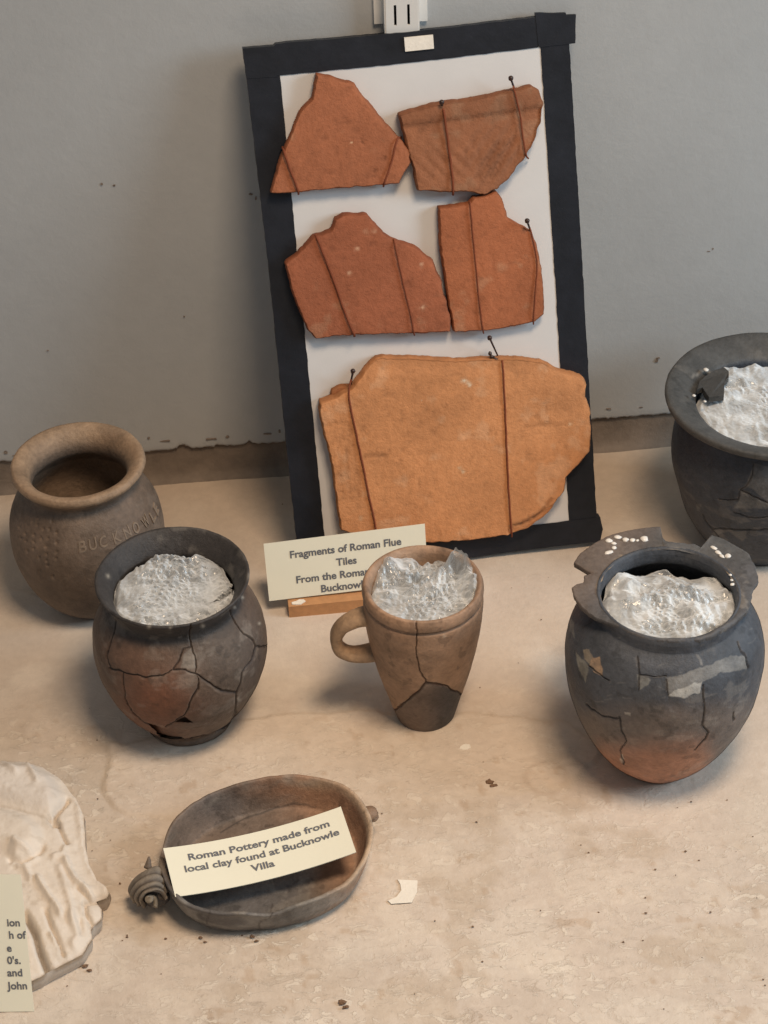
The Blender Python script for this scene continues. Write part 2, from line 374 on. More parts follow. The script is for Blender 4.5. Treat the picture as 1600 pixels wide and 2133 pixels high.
def fragment(name, label, poly, thick, base, seed, group=None, relief=None, tint=None, raw=None):
    """terracotta tile fragment as a solid slab with broken edges, standing on the board's face"""
    n = len(poly); P = []
    for i in range(n):
        a, b = np.array(poly[i], float), np.array(poly[(i + 1) % n], float); L = np.linalg.norm(b - a); m = max(1, int(L / 4)); nn = np.array([b[1] - a[1], a[0] - b[0]]) / max(L, 1)
        for k in range(m):
            t = k / m; p = a + (b - a) * t
            w = 3.0 * float(fbm(np.array([p[0], p[1], seed * 37.]), .07, 4, seed)); P.append(p + nn * w)
    loc = np.array([bl(x, y, thick) for x, y in P]); N = len(loc)
    c0 = loc.mean(0)
    tang = np.roll(loc, -2, 0) - np.roll(loc, 2, 0); nor = np.stack([tang[:, 1], -tang[:, 0]], -1); nor /= np.linalg.norm(nor, axis=1)[:, None]
    area_ = .5 * np.sum(loc[:, 0] * np.roll(loc[:, 1], -1) - np.roll(loc[:, 0], -1) * loc[:, 1])
    if area_ < 0: nor = -nor                                        # outward
    edge = loc - nor * (.0007 + .0006 * np.abs(fbm(np.column_stack([loc, 0 * loc[:, 0]]), 130, 3, seed + 5)))[:, None]
    # interior points
    u0, v0 = loc.min(0); u1, v1 = loc.max(0); st = .0021
    g = np.array([(u, v) for u in np.arange(u0, u1, st) for v in np.arange(v0, v1, st)]); g += RNG.uniform(-.0005, .0005, g.shape)
    g = g[(signed(g, [tuple(p) for p in edge]) > .0012)]
    pts = [Vector(p) for p in edge] + [Vector(p) for p in g]
    vo, _, fo, _, _, _ = delaunay_2d_cdt(pts, [(i, (i + 1) % N) for i in range(N)], [], 1, 1e-7)
    F2 = np.array([p[:] for p in vo]); m = len(F2)
    W = np.array([bp(u, v, 0) for u, v in F2]); Q = proj(W + BN * thick)
    h = .0006 * fbm(W, 35, 4, seed) + .00025 * fbm(W, 240, 2, seed + 3)
    ed = dist_poly(F2, [tuple(p) for p in edge] + [tuple(edge[0])]); h -= .0003 * np.exp(-(ed / .0006))
    c = np.array(base) * np.ones((m, 3)); c *= (1 + .16 * fbm(W, 22, 4, seed + 9))[:, None]; sp = sst(.33, .5, fbm(W, 190, 3, seed + 12)); c *= (1 - .16 * sp)[:, None]; h -= .0003 * sp; sp = sst(.25, .42, fbm(W, 60, 4, seed + 15)) * .25; c = c * (1 - sp[:, None]) + np.array([.62, .40, .25]) * sp[:, None] * (base[0] / .5)
    c = c * (1 + .12 * np.exp(-(ed / .0010))[:, None] * fbm(W, 150, 2, 9)[:, None])
    if relief is not None: h, c = relief(W, Q, h, c)
    V = W + BN * (thick + h)[:, None]
    rings = [V[:N].copy()]; cc = [c[:N] * .85]
    for lev, off in ((thick - .0016, .0002), (thick * .55, .0008), (thick * .2, .0003), (.0007, -.0006)):
        o = loc + nor * (off + .0006 * fbm(np.column_stack([loc, np.full(N, lev)]), 160, 3, seed))[:, None]
        rings.append(np.array([bp(u, v, lev) for u, v in o])); cc.append(np.array(base) * .72 * (1 + .2 * fbm(rings[-1], 120, 3, seed)[:, None]) * np.array([1, .95, .9]))
    allV = np.vstack([V] + rings); allc = np.vstack([c] + cc)
    Fc = [list(f) for f in fo]
    lastr = [m + k for k in range(N)]
    for r in range(1, 5):
        cur = [m + r * N + k for k in range(N)]
        Fc += [[lastr[k], lastr[(k + 1) % N], cur[(k + 1) % N], cur[k]] for k in range(N)]; lastr = cur
    me = mesh(name, allV, Fc, True, np.clip(allc, 0, 1))
    o = link(name, me, MAT['tile']); tag(o, label, 'tile fragment', group)
    return o
TG = 'fragments of terracotta tile wired to the board'
def specks(pts, col=(.62, .42, .28), r=4):
    def f(Q, h, c):
        for x, y in pts:
            mk = np.exp(-(np.linalg.norm(Q - np.array([x, y]), axis=-1) / r) ** 2); c[:] = c * (1 - mk[:, None]) + np.array(col) * mk[:, None]
        return h, c
    return f
def rel1(W, Q, h, c):
    for x, y, r in ((801, 328, 4), (782, 355, 4), (755, 295, 3), (715, 247, 3), (718, 382, 3), (700, 250, 2.5)):
        m = np.exp(-(np.linalg.norm(Q - np.array([x, y]), axis=-1) / r) ** 2); h -= .0008 * m; c *= (1 - .5 * m)[:, None]
    return h, c
def rel2(W, Q, h, c):
    for k in range(5):
        g = dist_poly(Q, [(1075 - k * 11, 290 + k * 3), (1050 - k * 11, 330 + k * 3), (1032 - k * 10, 372)]); mm = np.exp(-(g / 2.2) ** 2); h -= .0010 * mm; c *= (1 - .25 * mm)[:, None]
    yb = 262 - (Q[:, 0] - 835) * .13; s = sst(6, -6, Q[:, 1] - yb); h += .0025 * s; c *= (1 - .18 * s)[:, None]
    h += .004 * np.cos((Q[:, 0] - 900) / 160.) - .004
    d = (Q[:, 0] - 1060) * .83 + (Q[:, 1] - 320) * .55                # finger grooves near the lower right
    m = np.exp(-(((Q[:, 0] - 1050) / 65) ** 2 + ((Q[:, 1] - 320) / 55) ** 2)); h += .0011 * m * np.sin(d / 3.6 + 2 * fbm(W, 30, 2, 3))
    m = np.exp(-(((Q[:, 0] - 930) / 60) ** 2 + ((Q[:, 1] - 340) / 40) ** 2)); h += .0006 * m * np.sin(((Q[:, 0]) - Q[:, 1]) / 5.)
    return h, c
def rel3(W, Q, h, c):
    return specks([(743, 518), (729, 569), (878, 552), (779, 481), (762, 481), (880, 640)], (.66, .40, .26), 3.2)(Q, h, c)
def rel4(W, Q, h, c): return h, c
def rel5(W, Q, h, c):
    h, c = specks([(973, 796), (966, 793), (979, 801)], (.75, .66, .50), 3.5)(Q, h, c); h, c = specks([(1189, 883), (752, 1080), (958, 975), (965, 982)], (.68, .48, .30), 3)(Q, h, c)
    g = dist_poly(Q, [(757, 952), (780, 948), (805, 950)]); m = np.exp(-(g / 3) ** 2); h -= .0012 * m; c *= (1 - .45 * m)[:, None]
    g = dist_poly(Q, [(1090, 890), (1130, 886), (1180, 884)]); m = np.exp(-(g / 3) ** 2); h -= .0006 * m; c *= (1 - .2 * m)[:, None]
    for k in range(6):                                                # combed lines down the left side
        x0 = 688 + k * 8; g = dist_poly(Q, [(x0 - 4, 880), (x0 + 8, 930), (x0 + 16, 985), (x0 + 20, 1040)]); m = np.exp(-(g / 2.2) ** 2); h -= .0007 * m; c *= (1 - .14 * m)[:, None]
    g = dist_poly(Q, [(1062, 1098), (1090, 1093), (1120, 1078), (1150, 1040)]); m = np.exp(-(g / 3) ** 2); h -= .0022 * m; c *= (1 - .35 * m)[:, None]
    e = (Q[:, 1] - 1078) - (1120 - Q[:, 0]) * .5; s = sst(-2, 8, (Q[:, 0] - 1062) * .5 + (Q[:, 1] - 1100) * .9) * (Q[:, 0] > 1062); h -= .003 * s; c *= (1 - .12 * s)[:, None]
    s = sst(785, 755, Q[:, 1]); h -= .002 * s; c *= (1 - .15 * s)[:, None]
    return h, c
OR1, OR2, OR3 = (.37, .135, .066), (.31, .128, .064), (.33, .112, .056)
f1 = [(660, 155), (700, 165), (738, 176), (748, 192), (800, 255), (840, 298), (855, 315), (855, 338), (832, 382), (760, 388), (680, 395), (600, 402), (565, 402), (580, 350), (590, 320), (603, 290), (625, 235), (650, 207), (657, 180)]
f2 = [(832, 240), (870, 228), (920, 216), (985, 208), (1060, 192), (1108, 180), (1124, 190), (1131, 215), (1128, 250), (1110, 300), (1092, 330), (1060, 370), (1036, 394), (1010, 405), (970, 400), (920, 400), (873, 397), (862, 350), (845, 290)]
f3 = [(595, 550), (620, 530), (655, 495), (690, 482), (700, 458), (715, 448), (765, 449), (780, 467), (800, 490), (830, 505), (865, 515), (900, 545), (920, 590), (938, 665), (938, 691), (870, 695), (740, 697), (660, 705), (645, 690), (625, 650), (608, 600)]
f4 = [(915, 434), (950, 431), (978, 425), (988, 413), (1008, 410), (1034, 401), (1047, 418), (1058, 455), (1080, 470), (1105, 483), (1118, 510), (1128, 560), (1133, 620), (1133, 655), (1115, 670), (1060, 682), (1000, 690), (946, 691), (938, 640), (924, 560), (917, 500)]
f5 = [(667, 840), (700, 829), (733, 812), (752, 785), (785, 749), (850, 748), (950, 755), (1010, 752), (1080, 750), (1130, 757), (1165, 775), (1213, 788), (1222, 802), (1221, 830), (1230, 860), (1232, 900), (1228, 940), (1205, 970), (1180, 996), (1175, 1022), (1150, 1060), (1122, 1085), (1100, 1100), (1060, 1115), (980, 1125), (900, 1131), (800, 1130), (710, 1105), (705, 1060), (697, 1000), (690, 950), (675, 900), (668, 870)]
fragment('tile_fragment', 'triangular orange tile piece at the top left of the black-edged board', f1, .013, OR1, 1, TG, rel1)
fragment('tile_fragment', 'curved brownish tile piece with thick upper lip at the top right of the board', f2, .014, OR2, 2, TG, rel2)
fragment('tile_fragment', 'red-orange tile piece with a humped top, middle left of the board', f3, .013, OR3, 3, TG, rel3)
fragment('tile_fragment', 'upright tile piece with straight left edge and tall neck, middle right of the board', f4, .012, (.37, .128, .058), 4, TG, rel4)
big_f = fragment('tile_fragment', 'largest tile piece, pale orange and broad, filling the foot of the board', f5, .016, (.57, .258, .112), 5, TG, rel5)
fz = fragment('broken_corner', None, [(686, 834), (692, 812), (702, 806), (730, 803), (738, 816), (715, 836)], .006, (.40, .17, .075), 8, None, None)
for k_ in ('category', 'label'):
    if k_ in fz: del fz[k_]
fz.parent = big_f

def cord_on_board(pts, t, rad):
    P = np.array([bp(*bl(x, y, h), h) for (x, y), h in zip(pts, t)]); P = spline(P, 4 * len(pts) + 6)
    P += BN * (.0003 * vnoise(P, 300, 2))[:, None] + BU * (.0004 * vnoise(P, 160, 5))[:, None]
    V, Fc = tube(P, rad * .8, 7); link('cord', mesh('cord', V, Fc), MAT['string'], board)
T1 = .0145
cord_on_board([(588, 306), (592, 316), (604, 352), (620, 396), (622, 404)], [.004, T1, T1, T1, .004], .0011)
cord_on_board([(836, 286), (827, 292), (815, 340), (801, 380), (799, 388)], [.004, T1, T1, T1, .004], .0010)
cord_on_board([(920, 216), (926, 240), (934, 300), (942, 360), (944, 398), (944, 405)], [.012, .0180, .0160, .0155, .0155, .004], .0012)
cord_on_board([(1066, 168), (1074, 196), (1083, 240), (1090, 290), (1096, 322), (1100, 330)], [.012, .0175, .0155, .0145, .0135, .004], .0009)
cord_on_board([(655, 488), (662, 500), (690, 570), (715, 640), (736, 694), (738, 700)], [.004, T1, T1, T1, T1, .004], .0011)
cord_on_board([(818, 498), (822, 508), (840, 590), (855, 650), (862, 690), (864, 698)], [.004, T1, T1, T1, T1, .004], .0008)
cord_on_board([(979, 418), (980, 430), (988, 520), (998, 620), (1006, 686), (1007, 694)], [.004, .0135, .0135, .0135, .0135, .004], .0008)
cord_on_board([(1099, 464), (1108, 490), (1118, 540), (1116, 600), (1112, 664), (1112, 675)], [.012, .0135, .0135, .0135, .0135, .004], .0008)
cord_on_board([(735, 776), (727, 815), (733, 860), (748, 930), (766, 1020), (783, 1100), (787, 1130)], [.012, .0165, .0172, .0172, .0172, .0172, .0165], .0010)
cord_on_board([(1044, 748), (1048, 762), (1052, 850), (1058, 980), (1065, 1100), (1066, 1118)], [.008, .0165, .0172, .0172, .0165, .004], .0010)
def board_pin(hx, hy, bx, by, r=.0021):
    hd = bp(*bl(hx, hy, .020), .020); ft = bp(*bl(bx, by, .0), .0)
    V, Fc = tube(np.array([hd, hd * .3 + ft * .7, ft]), [.0009, .0007, .0005], 7); p = link('pin', mesh('pin', V, Fc), MAT['pin'], board)
    V, Fc = blob(hd, r, 3, 10, amp=.12); link('pin_head', mesh('pin_head', V, Fc), MAT['pin'], p)
board_pin(920, 213, 926, 240); board_pin(1064, 163, 1082, 215); board_pin(1098, 460, 1112, 500); board_pin(735, 773, 728, 822); board_pin(1020, 704, 1042, 752)
V, Fc = merge([blob(bp(*bl(1024 + dx, 742 + dy, .012), .012), .0017, s, 8, amp=.5) for s, (dx, dy) in enumerate(((0, 0), (6, 5), (-3, -6), (10, 9)))]); link('knot', mesh('knot', V, Fc), MAT['pin'], board)

# ------------------------------------------------------------------ vessels
def resample(prof, n):
    P = spline(prof, 600); s = np.r_[0, np.cumsum(np.linalg.norm(np.diff(P, axis=0), axis=1))]
    t = np.linspace(0, s[-1], n); return np.stack([np.interp(t, s, P[:, 0]), np.interp(t, s, P[:, 1])], -1)
def vessel_grid(loc, outer, inner, nth, no, ni, radial=None, wob=.0006, seed=0):
    """rows run base -> rim outside (no rows) then rim -> inside floor (ni rows)"""
    A = resample(outer, no); B = resample(inner, ni); A[:, 0] = np.maximum(A[:, 0], .0003); B[:, 0] = np.maximum(B[:, 0], .0003)
    prof = np.vstack([A, B[1:]]); th = np.linspace(0, 2 * math.pi, nth, endpoint=False)
    rr = prof[:, 0][:, None] * np.ones(nth)[None]
    if radial is not None: rr = rr * radial(th)[None]
    P = np.stack([loc[0] + rr * np.cos(th), loc[1] + rr * np.sin(th), loc[2] + prof[:, 1][:, None] + 0 * rr], -1)
    d = wob * fbm(P, 28, 3, seed) + wob * .25 * fbm(P, 160, 3, seed + 2)
    P[..., 0] += d * np.cos(th); P[..., 1] += d * np.sin(th)
    return P, prof
def normals(P):
    dt = np.roll(P, -1, 1) - np.roll(P, 1, 1); ds = np.gradient(P, axis=0); n = np.cross(dt, ds)
    return n / np.maximum(np.linalg.norm(n, axis=-1), 1e-12)[..., None]
def grid_faces(r, c):
    I = np.arange(r * c).reshape(r, c); J = np.roll(I, -1, 1)
    return np.stack([I[:-1], J[:-1], J[1:], I[1:]], -1)            # (r-1, c, 4)
def components(mask):
    lab = np.zeros(mask.shape, int); k = 0; R_, C_ = mask.shape; M = mask.tolist(); Lb = [[0] * C_ for _ in range(R_)]
    for i in range(R_):
        for j in range(C_):
            if M[i][j] and not Lb[i][j]:
                k += 1; dq = deque([(i, j)]); Lb[i][j] = k
                while dq:
                    a, b = dq.popleft()
                    for x, y in ((a + 1, b), (a - 1, b), (a, (b + 1) % C_), (a, (b - 1) % C_)):
                        if 0 <= x < R_ and M[x][y] and not Lb[x][y]: Lb[x][y] = k; dq.append((x, y))
    return np.array(Lb), k
def scuff(c, P, seed, lite=.35, dark=.5):
    a = fbm(P * np.array([1, 1, 1.8]), 75, 4, seed + 100); b = fbm(P, 130, 3, seed + 110); k = fbm(P, 14, 3, seed + 120)
    m = sst(.16, .34, a) * sst(-.3, .3, k) * lite; c[:] = c * (1 - m[..., None]) + (c * .6 + np.array([.17, .155, .135])) * m[..., None]
    m = sst(.30, .45, b) * dark; c[:] = c * (1 - m[..., None] * .55)
    m = sst(.1, .4, fbm(P, 40, 4, seed + 130)) * .35; c[:] = c * (1 - m[..., None] * .6)
def build_vessel(root, P, color, n_out, cracks, rim_rows, holes=(), width=1.5, depth=.0013, crack_col=(.02, .014, .01), seed=0, min_faces=200, names=('sherd', 'rim', 'inner_wall', 'joint')):
    """splits the outer wall into the sherds the glued cracks separate; joints are recessed"""
    scuff(color, P, seed); r, c = P.shape[:2]; N = normals(P); Q = proj(P); view = CAM - P; front = np.einsum('ijk,ijk->ij', N, view) > 0
    rows = np.arange(r)[:, None] * np.ones(c)[None]
    outer = (rows < n_out) & front
    Qw = Q + 3.4 * np.stack([fbm(P, 150, 4, seed + 50), fbm(P, 150, 4, seed + 60)], -1) + 5 * np.stack([fbm(P, 45, 2, seed + 55), fbm(P, 45, 2, seed + 65)], -1)
    d = np.full((r, c), 1e9)
    for ck in cracks:
        w = 1.
        if isinstance(ck, dict): w = ck['w']; ck = ck['p']
        d = np.minimum(d, dist_poly(Qw, ck) / w)
    d = d / (1 + .8 * fbm(P, 70, 3, seed + 70)); d = np.where(outer, d, 1e9)
    g = np.exp(-(d / width) ** 2); P = P - N * (depth * g)[..., None]
    e_ = np.exp(-((d - width * 1.5) / width) ** 2) * sst(-.05, .3, fbm(P, 170, 3, seed + 90)) * .45; color = color * (1 - e_[..., None]) + (color * .5 + np.array([.16, .135, .11])) * e_[..., None]
    color = color * (1 - g[..., None]) + np.array(crack_col) * g[..., None]
    Fc = grid_faces(r, c); fr = np.arange(r - 1)[:, None] * np.ones(c, int)[None]
    df = np.minimum.reduce([d[:-1], d[1:], np.roll(d, -1, 1)[:-1], np.roll(d, -1, 1)[1:]])
    ff = outer[:-1] & outer[1:]
    gone = np.zeros(ff.shape, bool)
    for hp in holes: gone |= inside(Qw[:-1], hp) & ff
    crackf = (df < width * .75) & ff & ~gone
    body = (fr < rim_rows[0]); rim = (fr >= rim_rows[0]) & (fr < rim_rows[1]); inn = fr >= rim_rows[1]
    lab, k = components(ff & body & ~crackf & ~gone)
    V = P.reshape(-1, 3); C_ = color.reshape(-1, 3)
    NF = N.reshape(-1, 3); rs = random.Random(seed)
    def emit(name, m, off=0.):
        if m.sum() == 0: return
        v, f, cc = sub(V + NF * off if off else V, Fc[m], C_); link(name, mesh(name, v, f, True, cc), MAT['pottery'], root)
    rest = body & ~ff & ~gone & ~crackf
    for i in range(1, k + 1):
        m = lab == i
        if m.sum() >= min_faces: emit(names[0], m, rs.uniform(-.0005, .0004))
        else: rest |= m
    emit(names[0], rest); jl, jk = components(crackf & body)
    for i in range(1, jk + 1): emit(names[3], jl == i)
    emit(names[1], rim); emit(names[2], inn)
    return P
def cmix(c, m, col): c[:] = c * (1 - m[..., None]) + np.array(col) * m[..., None]

def facet(P, a, seed):            # flat triangular facets between random heights, -.5 .. .5
    x = P[..., 0] / a + 100; y = P[..., 1] / a + 100; sk = (x + y) * .366; i = np.floor(x + sk).astype(np.int64); j = np.floor(y + sk).astype(np.int64)
    u = x + sk - i; v = y + sk - j; z = np.zeros_like(i); h00 = _hash(i, j, z, seed); h11 = _hash(i + 1, j + 1, z, seed); h10 = _hash(i + 1, j, z, seed); h01 = _hash(i, j + 1, z, seed)
    return np.where(u > v, h00 * (1 - u) + h10 * (u - v) + h11 * v, h00 * (1 - v) + h01 * (v - u) + h11 * u) - .5
# --- plastic wrap stuffed in the vessels
def wrap(name, label, c, rad, z, seed, dome=.006, bubbles=0., rise=None, cut=None, group=None, n=150, bright=.80, amp=1., fs=1.):
    th = np.linspace(0, 2 * math.pi, n * 2, endpoint=False); rr = np.linspace(0.004, 1, n)
    T, S = np.meshgrid(th, rr); Rr = rad * (1 + .03 * np.sin(3 * T + seed) + .03 * np.sin(7 * T + 2 * seed))
    X = c[0] + S * Rr * np.cos(T); Y = c[1] + S * Rr * np.sin(T)
    P = np.stack([X, Y, 0 * X], -1)
    Wp = P + .006 * np.stack([fbm(P, 45, 3, seed), fbm(P, 45, 3, seed + 5), 0 * X], -1)
    Rf = fbm(P, 60, 3, seed + 33)
    Wp = P + .004 * np.stack([fbm(P, 50, 2, seed), fbm(P, 50, 2, seed + 5), 0 * X], -1)
    calm = .30 + .70 * sst(-.3, .3, fbm(P, 26, 2, seed + 30))
    h = dome * (1 - S ** 2) + amp * (.0024 * fbm(P, 22, 2, seed + 2) + calm * (.0075 * fs * facet(Wp * np.array([1, 1.5, 1]), .0110 * fs, seed) + .0036 * facet(Wp[..., [1, 0, 2]] * np.array([1, 2.2, 1]) + .3, .0065 * fs, seed + 1)) + .0006 * facet(Wp + .7, .0020, seed + 2))
    if bubbles > 0:
        a = .0062; Wq = P + .010 * np.stack([fbm(P, 30, 2, seed + 90), fbm(P, 30, 2, seed + 91), 0 * X], -1); bx = Wq[..., 0] / a; by = Wq[..., 1] / (a * .87); row = np.floor(by); fx = (bx + .5 * (row % 2)) % 1 - .5; fy = by - row - .5
        h += bubbles * np.sqrt(np.clip(1 - (fx ** 2 + fy ** 2) * 9, 0, 1)) * sst(-.1, .25, fbm(P, 30, 2, seed + 12))
    h -= .004 * sst(.9, 1, S)
    if rise is not None: h += rise(T + .35 * Rf, S) * (1 + .5 * Rf)
    P[..., 2] = z + h
    col = np.array([.79, .83, .86]) * np.ones(P.shape) * bright / .8
    v = sst(-.3, .3, facet(Wp + .3, .011, seed + 20)); col *= (.74 + .24 * v)[..., None]
    wht = sst(.30, .42, facet(Wp + .9, .0042, seed + 21)) * .35; col = col * (1 - wht[..., None]) + .88 * wht[..., None]
    Fc = grid_faces(*X.shape); m = np.ones(Fc.shape[:2], bool)
    if cut is not None:
        Q = proj(P)[:-1]; m &= ~inside(Q, cut)
    F_ = Fc[m][:, ::-1]; t = thing(name, label, 'bubble wrap', (c[0], c[1], z), group)
    for k in range(3):                                  # the sheet is folded over on itself
        Pk = P.copy()
        if k:
            Wk = P * [1, 1, 0] + .004 * np.stack([fbm(P, 60, 2, seed + 70 + k), fbm(P, 60, 2, seed + 75 + k), 0 * X], -1) + k
            Pk[..., 2] += -.0035 * k + .0085 * facet(Wk, .008 * fs, seed + 80 + k) + .003 * facet(Wk + .4, .0035, seed + 83 + k)
            Pk[..., 2] = np.minimum(Pk[..., 2], P[..., 2] - .0004); Pk[..., :2] = (Pk[..., :2] - np.array(c)) * (1 - .012 * k) + np.array(c)
        v_, f_, c_ = sub(Pk.reshape(-1, 3), F_, (col if k < 2 else col * .8).reshape(-1, 3))
        link('film_layer', mesh('film_layer', v_, f_, True, c_), MAT['wrap'], t)
    return t

# --- pot with the raised lettering (back left)
def make_lettered_pot():
    loc = at(203, 1236); loc[2] = .0006
    t = thing('lettered_pot', 'plain brown clay pot with raised letters round its side and empty wide mouth', 'pot', tuple(loc))
    outer = [(0, 0), (.02, .0), (.033, .0003), (.037, .003), (.047, .014), (.056, .030), (.0622, .052), (.0638, .072), (.061, .092), (.053, .110), (.0470, .119), (.0455, .124), (.0485, .130), (.0535, .1345), (.0548, .138), (.0535, .1412)]
    inner = [(.0535, .1412), (.050, .1415), (.045, .139), (.041, .134), (.0385, .127), (.0395, .119), (.048, .108), (.056, .090), (.058, .07), (.055, .045), (.045, .022), (.03, .008), (.0, .006)]
    nth, no, ni = 440, 200, 90
    P, prof = vessel_grid(loc, outer, inner, nth, no, ni, None, .0009, 3)
    N = normals(P); Q = proj(P); front = (np.einsum('ijk,ijk->ij', N, CAM - P) > 0) & (np.arange(len(P))[:, None] < no)
    dim = np.zeros(P.shape[:2])
    for x, y in zo([(350, 970), (480, 1000), (340, 1040), (455, 1075), (400, 1075), (520, 1110), (230, 1120), (310, 1130), (380, 1165), (440, 1165), (520, 1200), (240, 1190), (310, 1195), (425, 1240), (310, 1260), (430, 1310), (520, 1290), (520, 1350), (430, 1370), (440, 1415), (370, 1470), (490, 1520), (300, 1000), (180, 1060), (190, 1160), (250, 1280), (360, 1340)], 0, 860, .225):
        g = np.exp(-((Q[..., 0] - x) ** 2 / 7 + (Q[..., 1] - y) ** 2 / 12)); dim = np.maximum(dim, g)
    dim *= front; P = P - N * (.0016 * dim)[..., None]
    rm = P[..., 2] > loc[2] + .1255
    c = np.array([.148, .108, .080]) * np.ones(P.shape); c *= (1 + .22 * fbm(P, 22, 4, 5))[..., None]
    cmix(c, sst(-.1, .45, fbm(P, 18, 3, 8)) * .5, (.17, .125, .095))
    cmix(c, sst(.124, .136, P[..., 2] - loc[2]) * .75, (.36, .245, .155))
    cmix(c, dim * .25, (.36, .27, .2)); cmix(c, (np.arange(len(P))[:, None] >= no + 22) * np.ones(P.shape[:2]) * .8, (.30, .215, .15))
    scuff(c, P, 3, .15, .3)
    Fc = grid_faces(*P.shape[:2]); fr = np.arange(Fc.shape[0])[:, None] * np.ones(nth, int)[None]
    zz = prof[:, 1]; k0 = int(np.argmax(zz > .1235)); k1 = no + int(np.argmax(prof[no:, 1] < .128))
    for nm, m in (('body', fr < k0), ('rim', (fr >= k0) & (fr < k1)), ('inner_wall', fr >= k1)):
        v, f, cc = sub(P.reshape(-1, 3), Fc[m], c.reshape(-1, 3)); link(nm, mesh(nm, v, f, True, cc), MAT['pottery'], t)
    # raised letters wrapped round the side
    a = Q[..., 0] * 0 + np.where(front, 0, 1e9)
    def near(x, y):
        d = np.hypot(Q[..., 0] - x, Q[..., 1] - y) + a; i = np.unravel_index(np.argmin(d), d.shape); return i
    zr = P[:no, 0, 2]; rr = np.hypot(P[:no, :, 0] - loc[0], P[:no, :, 1] - loc[1]).mean(1)
    spots = [(173, 1138), (194, 1134), (214, 1128), (243, 1119), (264, 1108), (283, 1098), (301, 1086), (317, 1075)]
    ang_, zs_ = [], []
    for x, y in spots:
        i, j = near(x, y); ang_.append(2 * math.pi * j / nth); zs_.append(P[i, j, 2])
    ang_ = np.unwrap(ang_); ang_ = np.r_[ang_, ang_[-1] + .16, ]; zs_ = np.r_[zs_, zs_[-1]]
    for i, ch in enumerate('BUCKNOWLE'):
        V, Fc = text_mesh(ch, .012)
        V = np.array(V); wid = V[:, 0].max() - V[:, 0].min(); V[:, 0] = (V[:, 0] - V[:, 0].min()) / wid - .5; V[:, 1] = (V[:, 1] - V[:, 1].min()) / max(1e-6, V[:, 1].max() - V[:, 1].min())
        out = []; zd = V[:, 2]; zmid = (zd.max() + zd.min()) / 2; st = .105 if ch != 'W' else .13
        for x, y, zz_ in V:
            th = ang_[i] + st * x; z = zs_[i] + (y - .5) * .0088 + .0010 * x
            r_ = np.interp(z, zr, rr); k = r_ + (.0008 if zz_ > zmid else -.0010)
            out.append((loc[0] + k * math.cos(th), loc[1] + k * math.sin(th), z))
        link('raised_letter', mesh('raised_letter', out, Fc, False), MAT['letter'], t)
MAT['letter'] = clay('letter_clay', (.22, .168, .125), .6, .4, .25, 200, .3, 400)
def text_mesh(s, offset=.0, extrude=.1, align='LEFT'):
    cu = bpy.data.curves.new('t', 'FONT'); cu.body = s; cu.offset = offset; cu.extrude = extrude; cu.align_x = align; cu.resolution_u = 4; cu.size = 1
    o = bpy.data.objects.new('t', cu); COL.objects.link(o); bpy.context.view_layer.update()
    me = bpy.data.meshes.new_from_object(o.evaluated_get(bpy.context.evaluated_depsgraph_get()))
    V = [tuple(v.co) for v in me.vertices]; Fc = [list(p.vertices) for p in me.polygons]
    bpy.data.objects.remove(o); bpy.data.meshes.remove(me); bpy.data.curves.remove(cu); return V, Fc
make_lettered_pot()

